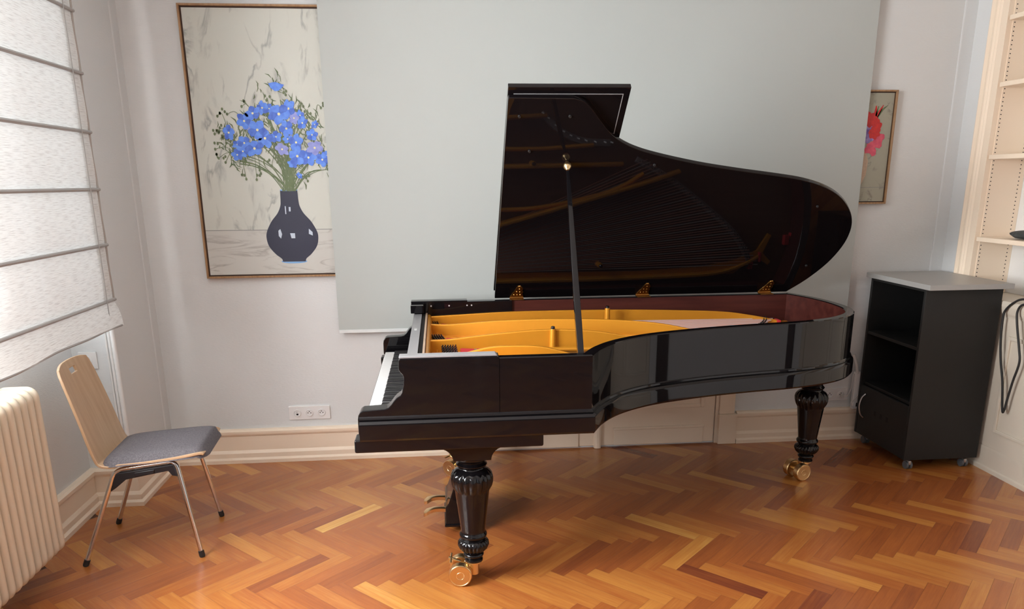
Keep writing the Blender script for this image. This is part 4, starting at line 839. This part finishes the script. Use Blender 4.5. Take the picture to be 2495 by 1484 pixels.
bm = NB(); tube(bm, spline([(x0 - 0.002, 4.475, 0.350), (x0 - 0.022, 4.480, 0.325), (x0 - 0.032, 4.482, 0.272), (x0 - 0.022, 4.480, 0.218), (x0 - 0.002, 4.475, 0.192)], 6), 0.0055, 10); obj('door_handle', bm, M['silver'], dr)
for yy in (4.355, 4.288, 4.222):
    bm = NB(); box(bm, x0 - 0.0005, x0 + 0.0015, yy - 0.010, yy + 0.010, 0.240, 0.270); obj('door_slot', bm, M['hole'], dr, smooth=False)
for cx, cy in ((x0 + 0.055, y0 + 0.045), (x1 - 0.055, y0 + 0.045), (x0 + 0.055, y1 - 0.045), (x1 - 0.055, y1 - 0.045)):
    bm = NB()
    for s in (-1, 1): cyl(bm, (cx + s * 0.012 - 0.007, cy - 0.006, 0.025), (cx + s * 0.012 + 0.007, cy - 0.006, 0.025), 0.025, 20)
    bev(bm, 0.003, 2, 60); w = obj('caster', bm, M['caster_grey'], t)
    bm = NB(); box(bm, cx - 0.010, cx + 0.010, cy - 0.028, cy + 0.012, 0.028, 0.056); bev(bm, 0.006, 2); cyl(bm, (cx, cy, 0.05), (cx, cy, 0.068), 0.009, 10); obj('caster_hood', bm, M['silver'], w)

# ------------------------------------------------------------------ built-in cupboard and bookcase on the right wall
t = thing('wall_cupboard', 'low cream panelled cupboard built along the right wall under the bookcase', 'cupboard', (3.33, 3.4, 0))
ya, yb = 2.36, 4.465; XC = 3.215
bm = NB(); box(bm, XC + 0.004, 3.465, ya, yb, 0.15, 0.985); obj('cupboard_body', bm, M['cream2'], t, smooth=False)
bm = NB(); sweep(bm, [(XC + 0.004, yb), (XC + 0.004, ya)], [(-0.02, 0), (0.010, 0), (0.010, 0.022), (0.002, 0.03), (0.002, 0.135), (-0.004, 0.150), (-0.02, 0.150)]); obj('plinth', bm, M['cream2'], t, sharp=25)
bm = NB(); sweep(bm, [(XC + 0.004, yb), (XC + 0.004, ya)], [(-0.25, 0.985), (0.0, 0.925), (0.006, 0.925), (0.008, 0.938), (0.018, 0.955), (0.026, 0.985), (0.028, 0.992), (0.028, 1.012), (0.024, 1.018), (-0.25, 1.018)]); obj('counter_top', bm, M['cream2'], t, sharp=25)
for yc0, yc1 in ((3.235, 3.945), (2.45, 3.16)):
    bm = NB()
    for q in ((yc0, yc0 + 0.022, 0.25, 0.825), (yc1 - 0.022, yc1, 0.25, 0.825), (yc0 + 0.022, yc1 - 0.022, 0.25, 0.272), (yc0 + 0.022, yc1 - 0.022, 0.803, 0.825)): box(bm, XC - 0.007, XC + 0.004, q[0], q[1], q[2], q[3])
    bev(bm, 0.004, 2); obj('panel_moulding', bm, M['cream2'], t)
t = thing('bookcase', 'tall cream built-in bookcase with fluted side and pegged shelves at right edge', 'bookcase', (3.33, 3.4, 1.018))
bm = NB(); fl = [(3.232, 4.47), (3.232, 4.475), (3.203, 4.475), (3.200, 4.468), (3.194, 4.460), (3.200, 4.448), (3.203, 4.440), (3.196, 4.428), (3.196, 4.416), (3.203, 4.404), (3.196, 4.392), (3.203, 4.380), (3.200, 4.372), (3.200, 4.325), (3.232, 4.325)]
prism(bm, fl[2:14] + [(3.232, 4.325), (3.232, 4.475)], 1.019, ZC, 'z'); obj('fluted_stile', bm, M['cream'], t, sharp=20)
bm = NB(); box(bm, 3.232, 3.447, 4.320, 4.345, 1.019, ZC)
obj('end_panel', bm, M['cream'], t, smooth=False)
bm = NB(); box(bm, 3.205, 3.447, 2.36, 2.385, 1.019, ZC); obj('end_panel', bm, M['cream'], t, smooth=False)
bm = NB(); box(bm, 3.448, 3.468, 2.36, 4.465, 1.019, ZC); obj('back_panel', bm, M['white'], t, smooth=False)
bm = NB()
for k in range(84):
    z = 1.05 + k * 0.0232
    for x in (3.243, 3.418):
        f = [bm.verts.new(p) for p in ((x - 0.0035, 4.3195, z - 0.0026), (x + 0.0035, 4.3195, z - 0.0026), (x + 0.0035, 4.3195, z + 0.0026), (x - 0.0035, 4.3195, z + 0.0026))]; bm.faces.new(f)
o = obj('peg_holes', bm, M['hole'], t, smooth=False); o['kind'] = 'stuff'
for z in (2.545, 2.195, 1.800, 1.330):
    bm = NB(); box(bm, 3.206, 3.446, 2.39, 4.318, z, z + 0.026); bev(bm, 0.002, 1); obj('shelf', bm, M['cream'], t)
bm = NB(); bmesh.ops.create_icosphere(bm, subdivisions=4, radius=1.0)
for v in bm.verts:
    n_ = 0.12 * math.sin(v.co.y * 7 + v.co.z * 5) + 0.08 * math.sin(v.co.x * 9 + v.co.y * 13)
    v.co = Vector((v.co.x * 0.065, v.co.y * 0.20 * (1 + n_ * 0.3), max(-0.9, v.co.z) * 0.026 * (1 + n_)))
    v.co += Vector((3.325, 3.985, 1.380))
tag(obj('soft_pouch', bm, M['pouch'], smooth=True), 'dark grey soft pouch lying on the lowest bookcase shelf at the right edge', 'pouch')
# black cable hanging over the counter edge
bm = NB(); sc = 1.0
pts = [(3.30, 2.95, 1.026), (3.33, 3.32, 1.026), (3.30, 3.58, 1.027), (3.22, 3.72, 1.032), (3.178, 3.82, 1.028), (3.172, 3.857, 0.985), (3.172, 3.846, 0.913), (3.174, 3.804, 0.783), (3.176, 3.788, 0.705), (3.176, 3.812, 0.592), (3.176, 3.830, 0.48), (3.174, 3.838, 0.414), (3.174, 3.852, 0.418), (3.174, 3.885, 0.573), (3.176, 3.926, 0.684), (3.178, 3.955, 0.80), (3.180, 3.968, 0.93), (3.182, 3.958, 0.975), (3.184, 3.91, 1.022), (3.20, 3.85, 1.050), (3.26, 3.72, 1.042), (3.32, 3.60, 1.027), (3.36, 3.30, 1.026), (3.33, 2.9, 1.026)]
tube(bm, spline(pts, 6), 0.0062, 10)
tag(obj('black_cable', bm, M['rubber']), 'black cable looped over the cupboard edge right of the trolley', 'cable')
